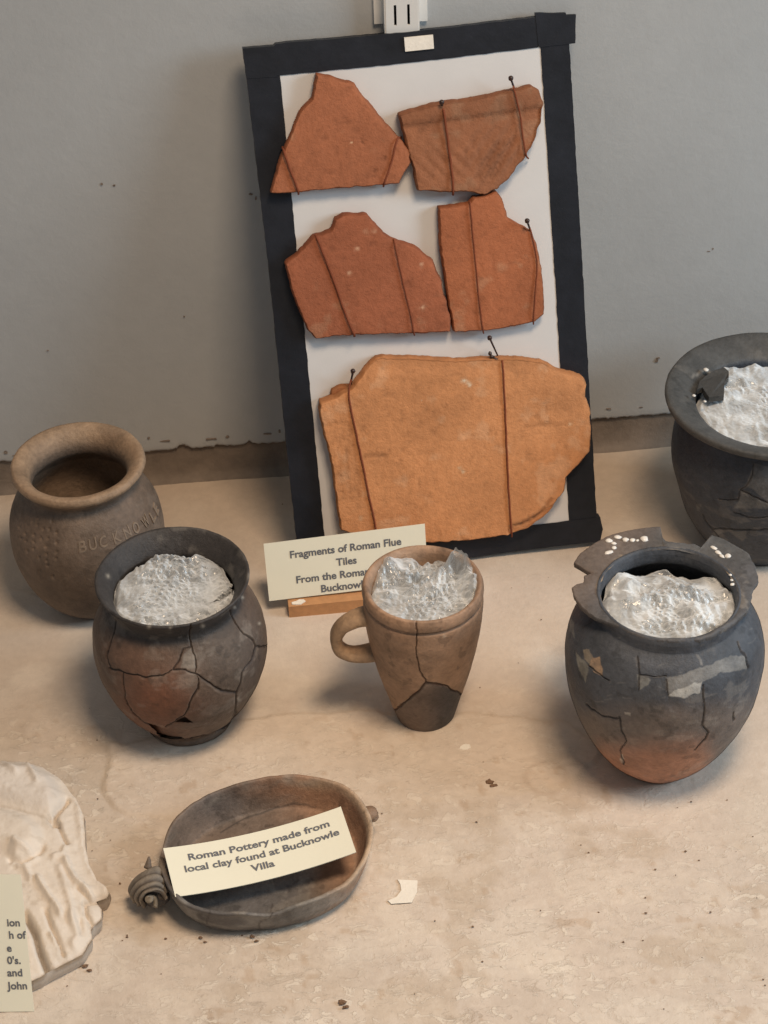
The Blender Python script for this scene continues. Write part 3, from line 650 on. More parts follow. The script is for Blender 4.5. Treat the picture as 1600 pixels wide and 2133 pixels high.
# --- dark cracked jar (front left)
def make_cracked_jar():
    loc = at(394, 1494); loc[2] = .0008
    t = thing('cracked_jar', 'round brown-black jar glued from sherds, orange patch on its belly, full of wrap', 'jar', tuple(loc))
    outer = [(0, 0), (.02, 0), (.033, .0002), (.0350, .003), (.0340, .0065), (.0370, .011), (.0480, .024), (.0580, .042), (.0645, .062), (.0668, .082), (.0640, .102), (.0565, .1175), (.0515, .1235), (.0500, .1265), (.0505, .131), (.0540, .139), (.0585, .1455)]
    inner = [(.0585, .1455), (.0580, .1470), (.0560, .1462), (.0505, .139), (.0465, .132), (.0460, .127), (.050, .12), (.059, .10), (.062, .08), (.058, .055), (.045, .025), (.03, .010), (0, .008)]
    nth, no, ni = 680, 300, 90
    P, prof = vessel_grid(loc, outer, inner, nth, no, ni, None, .0011, 21)
    Q = proj(P); Qn = Q + 10 * np.stack([fbm(P, 60, 3, 1), fbm(P, 60, 3, 2)], -1)
    c = np.array([.105, .074, .056]) * np.ones(P.shape); c *= (1 + .28 * fbm(P, 30, 4, 25))[..., None]
    def z(p): return zo(p, 180, 1080, .25)
    def blobm(x, y, rx, ry): return np.exp(-(((Qn[..., 0] - (180 + x * .25)) / (rx * .25)) ** 2 + ((Qn[..., 1] - (1080 + y * .25)) / (ry * .25)) ** 2))
    cmix(c, np.clip(blobm(560, 1560, 330, 260) * 1.1, 0, 1) * .8, (.225, .088, .048))
    cmix(c, blobm(400, 1150, 330, 170) * .45, (.19, .105, .07))
    cmix(c, blobm(1150, 1100, 330, 300) * .6, (.105, .088, .074))
    cmix(c, blobm(900, 1380, 90, 70) * .5, (.21, .165, .13))
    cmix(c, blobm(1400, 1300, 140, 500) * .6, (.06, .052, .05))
    s = signed(Qn, z([(885, 1075), (810, 1130), (775, 1245), (920, 1255), (912, 1140)])); cmix(c, sst(-1, 3, s) * .75, (.20, .175, .15))
    cmix(c, sst(.118, .127, P[..., 2] - loc[2]) * .9, (.036, .035, .036))
    cmix(c, sst(.016, .006, P[..., 2] - loc[2]) * .6, (.13, .1, .075))
    for (x, y, r_) in ((1370, 480, 7), (1300, 660, 3), (1440, 875, 3), (970, 895, 4), (180, 480, 4), (1270, 1510, 4), (1235, 740, 3), (700, 915, 3), (520, 905, 4)):
        cmix(c, np.exp(-(np.hypot(Q[..., 0] - 180 - x * .25, Q[..., 1] - 1080 - y * .25) / r_) ** 2) * .8, (.36, .33, .28))
    cr = [z(p) for p in (
        [(870, 860), (866, 1000), (885, 1060), (910, 1140), (930, 1240), (920, 1290), (945, 1340), (940, 1420), (870, 1540), (815, 1640)],
        [(885, 1060), (820, 1090), (790, 1170), (740, 1260), (650, 1310), (480, 1330), (330, 1290), (180, 1240)],
        [(740, 1265), (830, 1262), (930, 1295), (1040, 1370), (1130, 1440), (1260, 1445)],
        [(1200, 770), (1240, 880), (1310, 950), (1400, 1010), (1425, 1060), (1520, 1070)],
        [(1425, 1060), (1370, 1180), (1290, 1280), (1290, 1380), (1260, 1450), (1250, 1620), (1180, 1735)],
        [(250, 850), (235, 930), (190, 1040), (160, 1150), (200, 1250)],
        [(300, 1290), (320, 1500), (380, 1620), (480, 1700), (640, 1790), (820, 1838), (1000, 1808), (1180, 1735), (1300, 1640)],
        [(815, 1640), (740, 1690), (650, 1750), (660, 1800)])]
    cr[2] = dict(p=cr[2], w=1.5); cr[4] = dict(p=cr[4], w=1.5)
    holes = [z([(738, 1698), (815, 1652), (892, 1705)]), z([(470, 1690), (560, 1728), (700, 1768), (835, 1836), (700, 1842), (600, 1795)])]
    k0 = int(np.argmax(prof[:, 1] > .1245)); k1 = no + int(np.argmax(prof[no:, 1] < .131))
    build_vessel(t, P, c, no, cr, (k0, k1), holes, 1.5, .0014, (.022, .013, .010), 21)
    wrap('bubble_wrap', 'pale bubble wrap filling the mouth of the brown-black cracked jar', (loc[0], loc[1] - .001), .0462, loc[2] + .1315, 4, .002, .0014, cut=z([(1010, 712), (1060, 690), (1150, 610), (1235, 560), (1262, 545), (1260, 580), (1200, 630), (1120, 680)]), group='bubble wrap stuffed in the jars', bright=.78)
make_cracked_jar()

# --- handled beaker
def make_mug():
    loc = at(886, 1484); loc[2] = .0008
    t = thing('handled_beaker', 'tall tan clay beaker with a loop handle and a grey sherd at its foot', 'beaker', tuple(loc))
    outer = [(0, 0), (.015, 0), (.0225, .0003), (.0240, .003), (.0270, .014), (.0310, .030), (.0365, .052), (.0412, .076), (.0443, .098), (.0455, .114), (.0453, .1200), (.0440, .1215), (.0440, .1235), (.0458, .1252), (.0462, .1300), (.0450, .1340)]
    inner = [(.0450, .1340), (.0440, .1350), (.0420, .1340), (.0400, .130), (.0395, .12), (.0385, .09), (.033, .05), (.025, .02), (.018, .008), (0, .007)]
    nth, no, ni = 560, 300, 80
    P, prof = vessel_grid(loc, outer, inner, nth, no, ni, None, .0007, 33)
    Q = proj(P)
    def z(p): return zo(p, 640, 1080, .2875)
    # the far rim has a broken notch: lower it there
    th = np.linspace(0, 2 * math.pi, nth, endpoint=False)
    c = np.array([.36, .228, .148]) * np.ones(P.shape); c *= (1 + .2 * fbm(P, 26, 4, 35))[..., None]
    Qn = Q + 6 * np.stack([fbm(P, 60, 3, 1), fbm(P, 60, 3, 2)], -1)
    cmix(c, sst(-.05, .5, fbm(P, 15, 3, 44)) * .4, (.27, .175, .12))
    low = [(560, 1400), (640, 1392), (700, 1340), (820, 1240), (855, 1195), (1000, 1215), (1060, 1250), (1200, 1290), (1200, 1700), (560, 1700)]
    m = sst(-2, 2, signed(Q, z(low))); cmix(c, m * .9, (.17, .125, .10))
    d = sst(-60, 60, (Qn[..., 0] - 640 - 930 * .2875) * 1.6 + (Qn[..., 1] - 1080 - 1330 * .2875) * .25); cmix(c, m * (.15 + .85 * d), (.045, .046, .055))
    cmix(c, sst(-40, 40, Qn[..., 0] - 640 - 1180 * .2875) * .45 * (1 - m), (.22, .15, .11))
    for (x, y, r_) in ((992, 853, 4),): cmix(c, np.exp(-(np.hypot(Q[..., 0] - 640 - x * .2875, Q[..., 1] - 1080 - y * .2875) / r_) ** 2) * .8, (.6, .45, .33))
    cr = [z(p) for p in ([(780, 700), (785, 800), (790, 1000), (815, 1100), (855, 1190)], [(855, 1195), (1000, 1215), (1060, 1250), (1140, 1285), (1220, 1270)], [(855, 1195), (820, 1240), (700, 1340), (640, 1390), (560, 1392)])]
    cr[1] = dict(p=cr[1], w=1.5); cr[2] = dict(p=cr[2], w=1.5)
    k0 = int(np.argmax(prof[:, 1] > .1225)); k1 = no + int(np.argmax(prof[no:, 1] < .131))
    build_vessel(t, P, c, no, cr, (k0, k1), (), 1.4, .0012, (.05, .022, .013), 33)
    # loop handle, standing out to the left in the picture
    u = np.array([-1, -.10, 0.]); u /= np.linalg.norm(u); Z = np.array([0, 0, 1.])
    hp = [(.0425, .1070), (.052, .1055), (.0625, .0990), (.0675, .0880), (.0650, .0765), (.0560, .0700), (.0455, .0690), (.0370, .0700)]
    path = spline([loc + u * a + Z * b for a, b in hp], 60); n = 14; side = np.cross(u, Z); V = []; T = np.gradient(path, axis=0)
    for i, (p, tg) in enumerate(zip(path, T)):
        tg = tg / np.linalg.norm(tg); o_ = np.cross(side, tg); w = .0090 + .0015 * math.cos(i / 59 * 2 * math.pi); h_ = .0056 if i > 8 else .0056 + .0016 * (1 - i / 8)
        for k in range(n):
            a = 2 * math.pi * k / n; g = 1 - .22 * abs(math.sin(a)) ** 6
            V.append(p + side * w * math.cos(a) * .95 + o_ * h_ * math.sin(a) * g)
    V = np.array(V); V += .0005 * fbm(V, 80, 3, 3)[:, None]
    Fc = [[i * n + k, i * n + (k + 1) % n, (i + 1) * n + (k + 1) % n, (i + 1) * n + k] for i in range(59) for k in range(n)]
    cc = np.array([.36, .245, .155]) * (1 + .2 * fbm(V, 50, 3, 4))[:, None]
    link('handle', mesh('handle', V, Fc, True, cc), MAT['pottery'], t)
    def rise(T, S):
        def lobe(c_, w, p=2): return np.exp(-np.abs(((T - c_ + math.pi) % (2 * math.pi) - math.pi) / w) ** p)
        e = S ** 3
        return e * (.021 * lobe(.84, .24) + .009 * lobe(.35, .5) + .013 * lobe(2.25, .35) + .004 * lobe(2.9, .3) - .010 * lobe(1.50, .20)) - .010 * lobe(3.05, .30) * S ** 4
    wrap('bubble_wrap', 'crumpled clear wrap poking up past the rim of the tan handled beaker', (loc[0], loc[1]), .0415, loc[2] + .1255, 9, -.001, .0010, rise, group='bubble wrap stuffed in the jars', bright=.74)
make_mug()

# --- big grey jar at the right edge
def make_flanged_jar():
    loc = at(1578, 1112); loc[2] = .0008
    t = thing('wide_rimmed_jar', 'large dark grey jar with a broad flat rim, cut off by the right edge', 'jar', tuple(loc))
    outer = [(0, 0), (.03, 0), (.044, .0003), (.048, .004), (.058, .018), (.067, .036), (.0735, .058), (.0795, .080), (.0800, .100), (.0770, .120), (.0745, .130), (.0735, .136), (.0780, .1400), (.0860, .1435), (.0890, .1460), (.0892, .1490)]
    inner = [(.0892, .1490), (.0880, .1508), (.082, .1500), (.072, .1455), (.0655, .1415), (.0630, .1380), (.0640, .130), (.069, .12), (.073, .10), (.072, .08), (.06, .045), (.04, .015), (0, .008)]
    nth, no, ni = 560, 300, 110
    P, prof = vessel_grid(loc, outer, inner, nth, no, ni, None, .0010, 41)
    Q = proj(P); Qn = Q + 8 * np.stack([fbm(P, 60, 3, 1), fbm(P, 60, 3, 2)], -1)
    def z(p): return zo(p, 1360, 680, .2439)
    c = np.array([.046, .056, .074]) * np.ones(P.shape); c *= (1 + .3 * fbm(P, 28, 4, 25))[..., None]
    rimm = sst(.136, .142, P[..., 2] - loc[2]); cmix(c, rimm * .8, (.080, .078, .072))
    for p in ([(740, 1400), (800, 1440), (940, 1500), (1100, 1500), (1100, 1540), (730, 1570), (700, 1580), (735, 1470)], [(510, 1740), (800, 1740), (815, 1800), (760, 1850), (640, 1770), (540, 1800)], [(370, 1510), (415, 1515), (410, 1590), (375, 1580)], [(860, 1160), (1000, 1190), (1100, 1300), (1100, 1480), (950, 1490), (790, 1370)]):
        s = signed(Qn, z(p)); cmix(c, sst(-1, 3, s) * .7, (.13, .13, .13))
    cmix(c, np.exp(-(dist_poly(Q, z([(330, 435), (400, 395), (455, 370), (500, 405)])) / 2.5) ** 2) * .7, (.30, .28, .25))
    cmix(c, np.exp(-(dist_poly(Q, z([(100, 640), (140, 690)])) / 5) ** 2) * .5, (.22, .22, .21))
    cr = [z([(860, 1160), (850, 1240), (790, 1370), (740, 1400), (735, 1480), (560, 1480)]), z([(700, 1580), (820, 1640), (1000, 1630), (1200, 1600)]), z([(430, 1610), (480, 1700), (560, 1800)]), z([(510, 1735), (640, 1735), (790, 1735), (1100, 1740)]), z([(740, 1400), (850, 1450), (1000, 1510), (1200, 1500)])]
    k0 = int(np.argmax(prof[:, 1] > .1375)); k1 = no + int(np.argmax(prof[no:, 1] < .1385))
    build_vessel(t, P, c, no, cr, (k0, k1), (), 1.2, .0010, (.03, .03, .033), 41)
    wrap('bubble_wrap', 'white bubble wrap in the wide-rimmed grey jar at the right edge', (loc[0], loc[1]), .0640, loc[2] + .1350, 15, .004, .0016, group='bubble wrap stuffed in the jars', n=170, bright=.88, fs=1.5)
    # dark broken sherd lying over the lip
    poly = z([(450, 425), (530, 372), (610, 350), (648, 380), (650, 425), (612, 470), (608, 590), (480, 603), (440, 560), (425, 520), (380, 535), (400, 470)])
    zt = loc[2] + .147; n = len(poly); V = [at(x, y, zt + .001 * math.sin(i * 2.1)) for i, (x, y) in enumerate(poly)] + [at(x, y, zt) - np.array([0, 0, .005]) for x, y in poly]
    Fc = [list(range(n))] + [[k, (k + 1) % n, (k + 1) % n + n, k + n] for k in range(n)]
    link('lip_sherd', mesh('lip_sherd', V, Fc, False, np.tile([.055, .054, .052], (2 * n, 1))), MAT['pottery'], t)
    for x, y, r_ in ((455, 370, .0024), (352, 590, .0016), (445, 640, .0014)):
        V, Fc = blob(at(1360 + x * .2439, 680 + y * .2439, zt + .0005), r_, 2, 10, (1, 1, .5)); link('glue_blob', mesh('glue_blob', V, Fc), MAT['glue'], t)
make_flanged_jar()

# --- blue grey jar with broken flange (front right)
def make_broken_jar():
    loc = at(1366, 1572); loc[2] = .0008; zr = loc[2] + .1640
    t = thing('broken_rim_jar', 'blue-grey jar with a jagged broken rim, pale filler patches and an orange foot', 'jar', tuple(loc))
    outer = [(0, 0), (.020, 0), (.0310, .0003), (.0350, .004), (.0455, .017), (.0565, .036), (.0645, .056), (.0702, .077), (.0725, .097), (.0728, .113), (.0700, .130), (.0630, .1435), (.0565, .1500), (.0535, .1530), (.0530, .1570), (.0530, .1600)]
    inner = [(.0530, .1600), (.0510, .1655), (.0495, .1640), (.0480, .158), (.050, .15), (.06, .14), (.067, .12), (.067, .1), (.058, .07), (.045, .04), (.025, .012), (0, .008)]
    nth, no, ni = 720, 330, 80
    P, prof = vessel_grid(loc, outer, inner, nth, no, ni, None, .0011, 51)
    Q = proj(P); Qn = Q + 12 * np.stack([fbm(P, 60, 4, 1), fbm(P, 60, 4, 2)], -1)
    def z(p): return zo(p, 1160, 1060, .275)
    c = np.array([.062, .070, .085]) * np.ones(P.shape); c *= (1 + .3 * fbm(P, 30, 4, 25))[..., None]
    yy = Qn[..., 1] + .06 * (Qn[..., 0] - 1380)
    cmix(c, sst(1445, 1510, yy) * .85, (.155, .125, .108))
    cmix(c, sst(1520, 1585, yy) * .9 * sst(1510, 1450, Qn[..., 0]), (.42, .20, .12))
    cmix(c, sst(30, -20, dist_poly(Qn, z([(260, 1560), (330, 1700), (420, 1780)]))) * .4, (.26, .2, .15))
    def patch(p, col, a=.9, e=2):
        s = signed(Q + 7 * np.stack([fbm(P, 150, 4, 5), fbm(P, 150, 4, 6)], -1), z(p)); cmix(c, sst(-1, 1, s) * a * (.8 + .5 * fbm(P, 90, 3, 7)).clip(0, 1), col)
    P_ = [[(265, 1115), (320, 1120), (335, 1190), (350, 1270), (300, 1235), (245, 1190)], [(200, 1065), (245, 1070), (270, 1110), (245, 1180), (205, 1140)], [(140, 1080), (190, 1130), (240, 1195), (210, 1320), (160, 1230)],
          [(820, 1270), (960, 1262), (1080, 1205), (1250, 1150), (1330, 1110), (1440, 1130), (1450, 1210), (1250, 1240), (1110, 1305), (1095, 1395), (960, 1440), (850, 1430), (835, 1350)],
          [(1110, 1310), (1100, 1395), (980, 1440), (850, 1425), (900, 1385), (1040, 1330)], [(610, 1265), (715, 1290), (680, 1345), (615, 1372)], [(85, 800), (122, 850), (142, 980), (100, 930)]]
    patch(P_[0], (.50, .34, .21)); patch(P_[1], (.33, .28, .21)); patch(P_[2], (.25, .245, .215)); patch(P_[3], (.22, .22, .215)); patch(P_[4], (.42, .42, .40)); patch(P_[5], (.23, .235, .225)); patch(P_[6], (.2, .2, .19))
    patch([(475, 1850), (495, 1860), (510, 1940), (480, 1910)], (.6, .5, .4)); patch([(510, 1545), (560, 1545), (555, 1570), (515, 1570)], (.35, .33, .3))
    patch([(1060, 1090), (1080, 1100), (1105, 1190), (1085, 1185)], (.2, .2, .2))
    for k_ in range(26):
        rr_ = random.Random(k_); x_, y_ = rr_.uniform(150, 1500), rr_.uniform(900, 1700); a_ = rr_.uniform(-.5, .5); l_ = rr_.uniform(15, 70)
        cmix(c, np.exp(-(dist_poly(Qn, z([(x_, y_), (x_ + l_, y_ + l_ * a_)])) / 1.3) ** 2) * .35, (.20, .20, .20))
    cr = [z(p) for p in ([(470, 1590), (490, 1690), (525, 1760), (480, 1830), (510, 1940)], [(1110, 1320), (1105, 1500), (1100, 1640), (1145, 1690), (1120, 1740), (1040, 1830)], [(1340, 1540), (1330, 1610)], [(215, 1490), (260, 1530), (345, 1578), (420, 1590), (470, 1604)], [(1365, 1010), (1400, 1080), (1440, 1130), (1455, 1215)],
                         [(240, 1190), (300, 1245), (390, 1310)], [(610, 1130), (620, 1265), (610, 1380)], [(620, 1265), (740, 1275), (820, 1268)], [(820, 1290), (835, 1350), (850, 1430)])]
    k0 = int(np.argmax(prof[:, 1] > .1535)); k1 = no + int(np.argmax(prof[no:, 1] < .160))
    build_vessel(t, P, c, no, cr, (k0, k1), (), 1.2, .0011, (.028, .027, .03), 51, names=('sherd', 'neck', 'inner_wall', 'joint'))
    # flat jagged flange: outline measured at rim height, given real thickness
    o = z([(115, 600), (150, 570), (195, 560), (210, 505), (275, 487), (230, 465), (132, 412), (165, 360), (210, 292), (330, 205), (480, 145), (640, 82), (720, 75), (785, 66), (782, 120), (785, 170), (800, 212), (825, 242), (900, 258), (1040, 270), (1110, 300),
           (1165, 230), (1195, 170), (1310, 195), (1400, 255), (1470, 370), (1505, 440), (1518, 520), (1512, 560), (1490, 590), (1480, 640), (1460, 740), (1410, 810), (1300, 890), (1180, 960), (1080, 992), (900, 992), (780, 975), (650, 940), (450, 882), (300, 825), (200, 745), (135, 665)])
    cen = np.array([loc[0], loc[1]]); O2 = np.array([at(x, y, zr)[:2] for x, y in o]) - cen
    nth = 620; th = np.linspace(0, 2 * math.pi, nth, endpoint=False); Ro = np.zeros(nth)
    for i, a in enumerate(th):
        d = np.array([math.cos(a), math.sin(a)]); best = .052
        for p, q in zip(O2, np.roll(O2, -1, 0)):
            e = q - p; den = d[0] * e[1] - d[1] * e[0]
            if abs(den) < 1e-12: continue
            tt = (p[0] * e[1] - p[1] * e[0]) / den; uu = (p[0] * d[1] - p[1] * d[0]) / den
            if tt > 0 and -1e-6 <= uu <= 1 + 1e-6: best = max(best, tt)
        Ro[i] = best
    jt = np.stack([np.cos(th), np.sin(th), 0 * th], -1); Ro = np.minimum(Ro + .0016 * fbm(jt, 7, 4, 31) * (Ro > .055), .0755); Ri = .0492 + .0006 * vnoise(np.stack([np.cos(th), np.sin(th), 0 * th], -1), 5, 3) + .0004 * vnoise(np.stack([np.cos(th), np.sin(th), 0 * th], -1), 18, 3); Ro = np.maximum(Ro, Ri + .0022) + .0003 * vnoise(np.stack([np.cos(th), np.sin(th), 0 * th], -1), 30, 5)
    ms = 26; rows = []
    for s in np.linspace(0, 1, ms): rows.append((Ri + (Ro - Ri) * s, zr + .0010 * np.sin(s * 3) + .0 * th))
    rows += [(Ro + .0002, zr - .0012 + 0 * th), (Ro - .0003, zr - .0040 + 0 * th)]
    for s in np.linspace(.9, 0, 5): rows.append((np.maximum(Ri, .0505) + (np.maximum(Ro - .0005 - np.maximum(Ri, .0505), .0003)) * s, zr - .0045 - .0035 * (1 - s) + 0 * th))
    G = np.array([np.stack([cen[0] + r_ * np.cos(th), cen[1] + r_ * np.sin(th), zz], -1) for r_, zz in rows]); G[..., 2] += .0012 * fbm(G, 60, 4, 8)
    Qf = proj(G); cc = np.array([.085, .085, .09]) * np.ones(G.shape); cc *= (1 + .35 * fbm(G, 45, 4, 3))[..., None]; scuff(cc, G, 77, .6, .6)
    warm = sst(1400, 1250, Qf[..., 0] + (Qf[..., 1] - 1150) * .9); cmix(cc, warm * .7, (.165, .125, .10))
    cmix(cc, sst(1330, 1390, Qf[..., 0]) * sst(1190, 1150, Qf[..., 1]) * .35, (.12, .12, .115))
    ed = (G[..., 0] - cen[0]) * np.cos(th) + (G[..., 1] - cen[1]) * np.sin(th) - Ri[None]
    cmix(cc, np.exp(-(ed / .0026) ** 2) * sst(-.1, .25, fbm(G, 90, 3, 7)) * sst(1290, 1180, Qf[..., 1]) * .85, (.33, .26, .18))
    Fc = grid_faces(*G.shape[:2])[..., ::-1]; v, f, k = sub(G.reshape(-1, 3), Fc.reshape(-1, 4), cc.reshape(-1, 3)); link('broken_flange', mesh('broken_flange', v, f, True, k), MAT['pottery'], t)
    for i, (x, y, r_, sx, a) in enumerate(((395, 240, .0023, 1.2, 0), (430, 262, .0016, 1.3, 0), (462, 215, .0021, 1.5, 0), (520, 235, .0023, 1.1, 0), (575, 238, .0023, 1, 0), (610, 240, .0014, 1, 0), (660, 228, .0032, 1, 0), (432, 295, .0019, 1, 0), (395, 330, .0018, 2.1, .3), (1190, 298, .0018, 1.6, -.9), (1222, 330, .0019, 1.5, -.9), (1250, 358, .0016, 1.5, -.9), (1296, 356, .0025, 1, 0), (1315, 500, .0012, 1, 0), (1325, 540, .0012, 1, 0), (1330, 572, .0016, 1, 0))):
        V, Fc = blob((0, 0, 0), r_, i, 10, (sx, 1, .55)); V = V @ np.array([[math.cos(a), math.sin(a), 0], [-math.sin(a), math.cos(a), 0], [0, 0, 1]]) + at(1160 + x * .275, 1060 + y * .275, zr + .0008); link('glue_blob', mesh('glue_blob', V, Fc), MAT['glue'], t)
    wrap('bubble_wrap', 'bubble wrap inside the blue-grey jar with the broken rim', (loc[0], loc[1] - .001), .0496, loc[2] + .1555, 27, .004, .0012,
         rise=lambda T, S: -.011 * np.exp(-((((T - 1.45 + math.pi) % (2 * math.pi)) - math.pi) / .75) ** 2) * sst(.35, .85, S), group='bubble wrap stuffed in the jars', bright=.84, fs=1.6, amp=.75,
         cut=z([(530, 395), (620, 350), (740, 335), (880, 340), (880, 370), (740, 420), (600, 480), (535, 480)]))
make_broken_jar()

# --- shallow dish with coil handle
def make_dish():
    zt = .031
    rim = [(358, 1715), (385, 1688), (420, 1663), (470, 1642), (530, 1626), (600, 1616), (665, 1618), (715, 1632), (750, 1660), (772, 1698), (778, 1745), (765, 1790), (735, 1834), (685, 1868), (610, 1892), (520, 1903), (440, 1903), (390, 1890), (355, 1862), (338, 1826), (330, 1785), (338, 1748)]
    W = np.array([at(x, y, zt)[:2] for x, y in rim]); cen = W.mean(0); W = W - cen
    ang = np.unwrap(np.arctan2(W[:, 1], W[:, 0])); rad = np.hypot(W[:, 0], W[:, 1])
    if ang[-1] < ang[0]: ang = ang[::-1]; rad = rad[::-1]
    A3 = np.concatenate([ang - 2 * math.pi, ang, ang + 2 * math.pi]); R3 = np.concatenate([rad] * 3)
    def radial(th):
        base = (th - ang[0]) % (2 * math.pi) + ang[0]; r = np.interp(base, A3, R3); k = np.ones(15) / 15
        return np.convolve(np.r_[r[-7:], r, r[:7]], k, 'valid')
    loc = np.array([cen[0], cen[1], .0008])
    t = thing('shallow_dish', 'shallow oval clay dish with a curled handle, a printed card lying across it', 'dish', tuple(loc))
    outer = [(0, 0), (.5, 0), (.80, .0003), (.86, .0020), (.915, .0080), (.955, .0165), (.975, .0240), (.985, .0275), (.998, .0300)]
    inner = [(.998, .0300), (.988, .0312), (.958, .0308), (.936, .0270), (.905, .0180), (.865, .0095), (.81, .0058), (.6, .0052), (.3, .0050), (0, .0050)]
    nth, no, ni = 520, 110, 150
    P, prof = vessel_grid(loc, outer, inner, nth, no, ni, radial, .0008, 61)
    dip = .0  # the rim is chipped low on its left side
    Q = proj(P); Qn = Q + 10 * np.stack([fbm(P, 60, 4, 1), fbm(P, 60, 4, 2)], -1)
    chip = np.exp(-(((Q[..., 0] - 345) / 22) ** 2 + ((Q[..., 1] - 1765) / 30) ** 2)) * sst(.012, .028, P[..., 2]); P[..., 2] -= .010 * chip
    P[..., 2] -= .004 * np.exp(-(((Q[..., 0] - 560) / 40) ** 2 + ((Q[..., 1] - 1895) / 30) ** 2)) * sst(.020, .029, P[..., 2])
    P[..., 2] += .0018 * fbm(P, 40, 3, 66) * sst(.02, .03, P[..., 2])
    c = np.array([.17, .125, .095]) * np.ones(P.shape); c *= (1 + .28 * fbm(P, 35, 4, 25))[..., None]
    cmix(c, sst(560, 760, Qn[..., 0] - (Qn[..., 1] - 1760) * .6) * .85, (.38, .225, .145))
    cmix(c, sst(1770, 1870, Qn[..., 1]) * sst(700, 620, Qn[..., 0]) * .8, (.10, .102, .106))
    cmix(c, np.exp(-(((Qn[..., 0] - 455) / 60) ** 2 + ((Qn[..., 1] - 1675) / 40) ** 2)) * .6, (.14, .125, .12))
    cmix(c, np.exp(-(((Qn[..., 0] - 600) / 90) ** 2 + ((Qn[..., 1] - 1640) / 22) ** 2)) * .7, (.36, .19, .11))
    cmix(c, np.exp(-(((Qn[..., 0] - 665) / 55) ** 2 + ((Qn[..., 1] - 1632) / 12) ** 2)) * .5, (.42, .33, .23))
    rm = sst(.024, .0295, P[..., 2]) * sst(640, 770, Qn[..., 0]); cmix(c, rm * .75, (.50, .39, .28)); rm = sst(.006, .016, P[..., 2]) * sst(1840, 1880, Q[..., 1]) * sst(-.05, .2, fbm(P * np.array([1, 1, 3]), 32, 4, 93)); cmix(c, rm * .55, (.30, .285, .26))
    cmix(c, sst(.022, .028, P[..., 2]) * sst(.05, .4, fbm(P, 45, 3, 90)) * .45, (.27, .24, .20))
    for crk in ([(432, 1893), (434, 1905), (432, 1922)], [(567, 1885), (560, 1905), (545, 1925), (538, 1945)], [(460, 1735), (520, 1700), (610, 1672), (660, 1680)]):
        cmix(c, np.exp(-(dist_poly(Qn, crk) / 2.) ** 2) * .7, (.05, .04, .035))
    scuff(c, P, 9, .5, .5)
    Fc = grid_faces(*P.shape[:2]); fr = np.arange(Fc.shape[0])[:, None] * np.ones(nth, int)[None]; k1 = no + 24
    for nm, m in (('outer_wall', fr < no - 12), ('rim', (fr >= no - 12) & (fr < k1)), ('inner_wall', fr >= k1)):
        v, f, cc = sub(P.reshape(-1, 3), Fc[m], c.reshape(-1, 3)); link(nm, mesh(nm, v, f, True, cc), MAT['pottery'], t)
    # curled handle: ridged strap that rolls under at its end
    def q(x, y, z): return at(200 + x * .4125, 1560 + y * .4125, z)
    parts = []
    cv = [spline(p_, 30) for p_ in ([q(352, 610, .024), q(300, 592, .031), q(245, 615, .031), q(198, 650, .026), q(172, 690, .016), q(180, 730, .007)],
          [q(352, 680, .026), q(310, 640, .034), q(255, 650, .035), q(205, 688, .030), q(180, 730, .019), q(195, 768, .008)],
          [q(352, 725, .025), q(322, 690, .033), q(278, 690, .035), q(228, 716, .031), q(206, 755, .021), q(222, 788, .009)],
          [q(352, 765, .022), q(330, 730, .029), q(292, 722, .032), q(252, 735, .029), q(236, 768, .020), q(255, 795, .008)])]
    cv = np.array(cv); nw = 41; G = np.array([spline(cv[:, i], nw) for i in range(30)])     # (30, nw, 3)
    tg = np.gradient(G, axis=0); wg = np.gradient(G, axis=1); nn = np.cross(tg, wg); nn /= np.linalg.norm(nn, axis=-1)[..., None]; nn *= np.sign(nn[15, 20, 2])
    ww = np.linspace(0, 1, nw); T_ = G + nn * (.0022 * np.abs(np.sin(ww * math.pi * 4)) ** .7 - .0006)[None, :, None]; B_ = G - nn * .0045
    V = np.vstack([T_.reshape(-1, 3), B_.reshape(-1, 3)]); K = 30 * nw; Fc = []
    for i in range(29):
        for j in range(nw - 1): Fc += [[i * nw + j, i * nw + j + 1, (i + 1) * nw + j + 1, (i + 1) * nw + j], [K + i * nw + j, K + (i + 1) * nw + j, K + (i + 1) * nw + j + 1, K + i * nw + j + 1]]
        for j in (0, nw - 1): Fc.append([i * nw + j, (i + 1) * nw + j, K + (i + 1) * nw + j, K + i * nw + j])
    for i in (0, 29):
        for j in range(nw - 1): Fc.append([i * nw + j, i * nw + j + 1, K + i * nw + j + 1, K + i * nw + j])
    V = V + .0006 * fbm(V, 150, 3, 4)[:, None]; gr = np.tile(np.abs(np.sin(ww * math.pi * 4)) ** .8, 60); cs = np.array([.075, .06, .05]) * (1 - gr[:, None]) + np.array([.235, .20, .16]) * gr[:, None]
    cs *= (1 + .4 * fbm(V, 90, 3, 4))[:, None]; link('ridged_lug', mesh('ridged_lug', V, Fc, True, cs), MAT['pottery'], t)
    a = np.linspace(0, 2.2 * math.pi, 40); cc_ = q(272, 748, .030); ex = q(282, 748, .030) - cc_; ey = q(272, 738, .030) - cc_
    parts.append(tube(np.array([cc_ + (ex * math.cos(-x) + ey * math.sin(-x)) * (.5 + 2.4 * x / 7) + np.array([0, 0, -.001 * x]) for x in a]), .0018, 8))
    V, Fc = merge(parts); V = V + .0005 * fbm(V, 160, 3, 4)[:, None]
    ccx = np.array([.20, .170, .13]) * (1 + .7 * fbm(V, 90, 3, 4))[:, None]; link('handle_curl', mesh('handle_curl', V, Fc, True, ccx), MAT['pottery'], t)
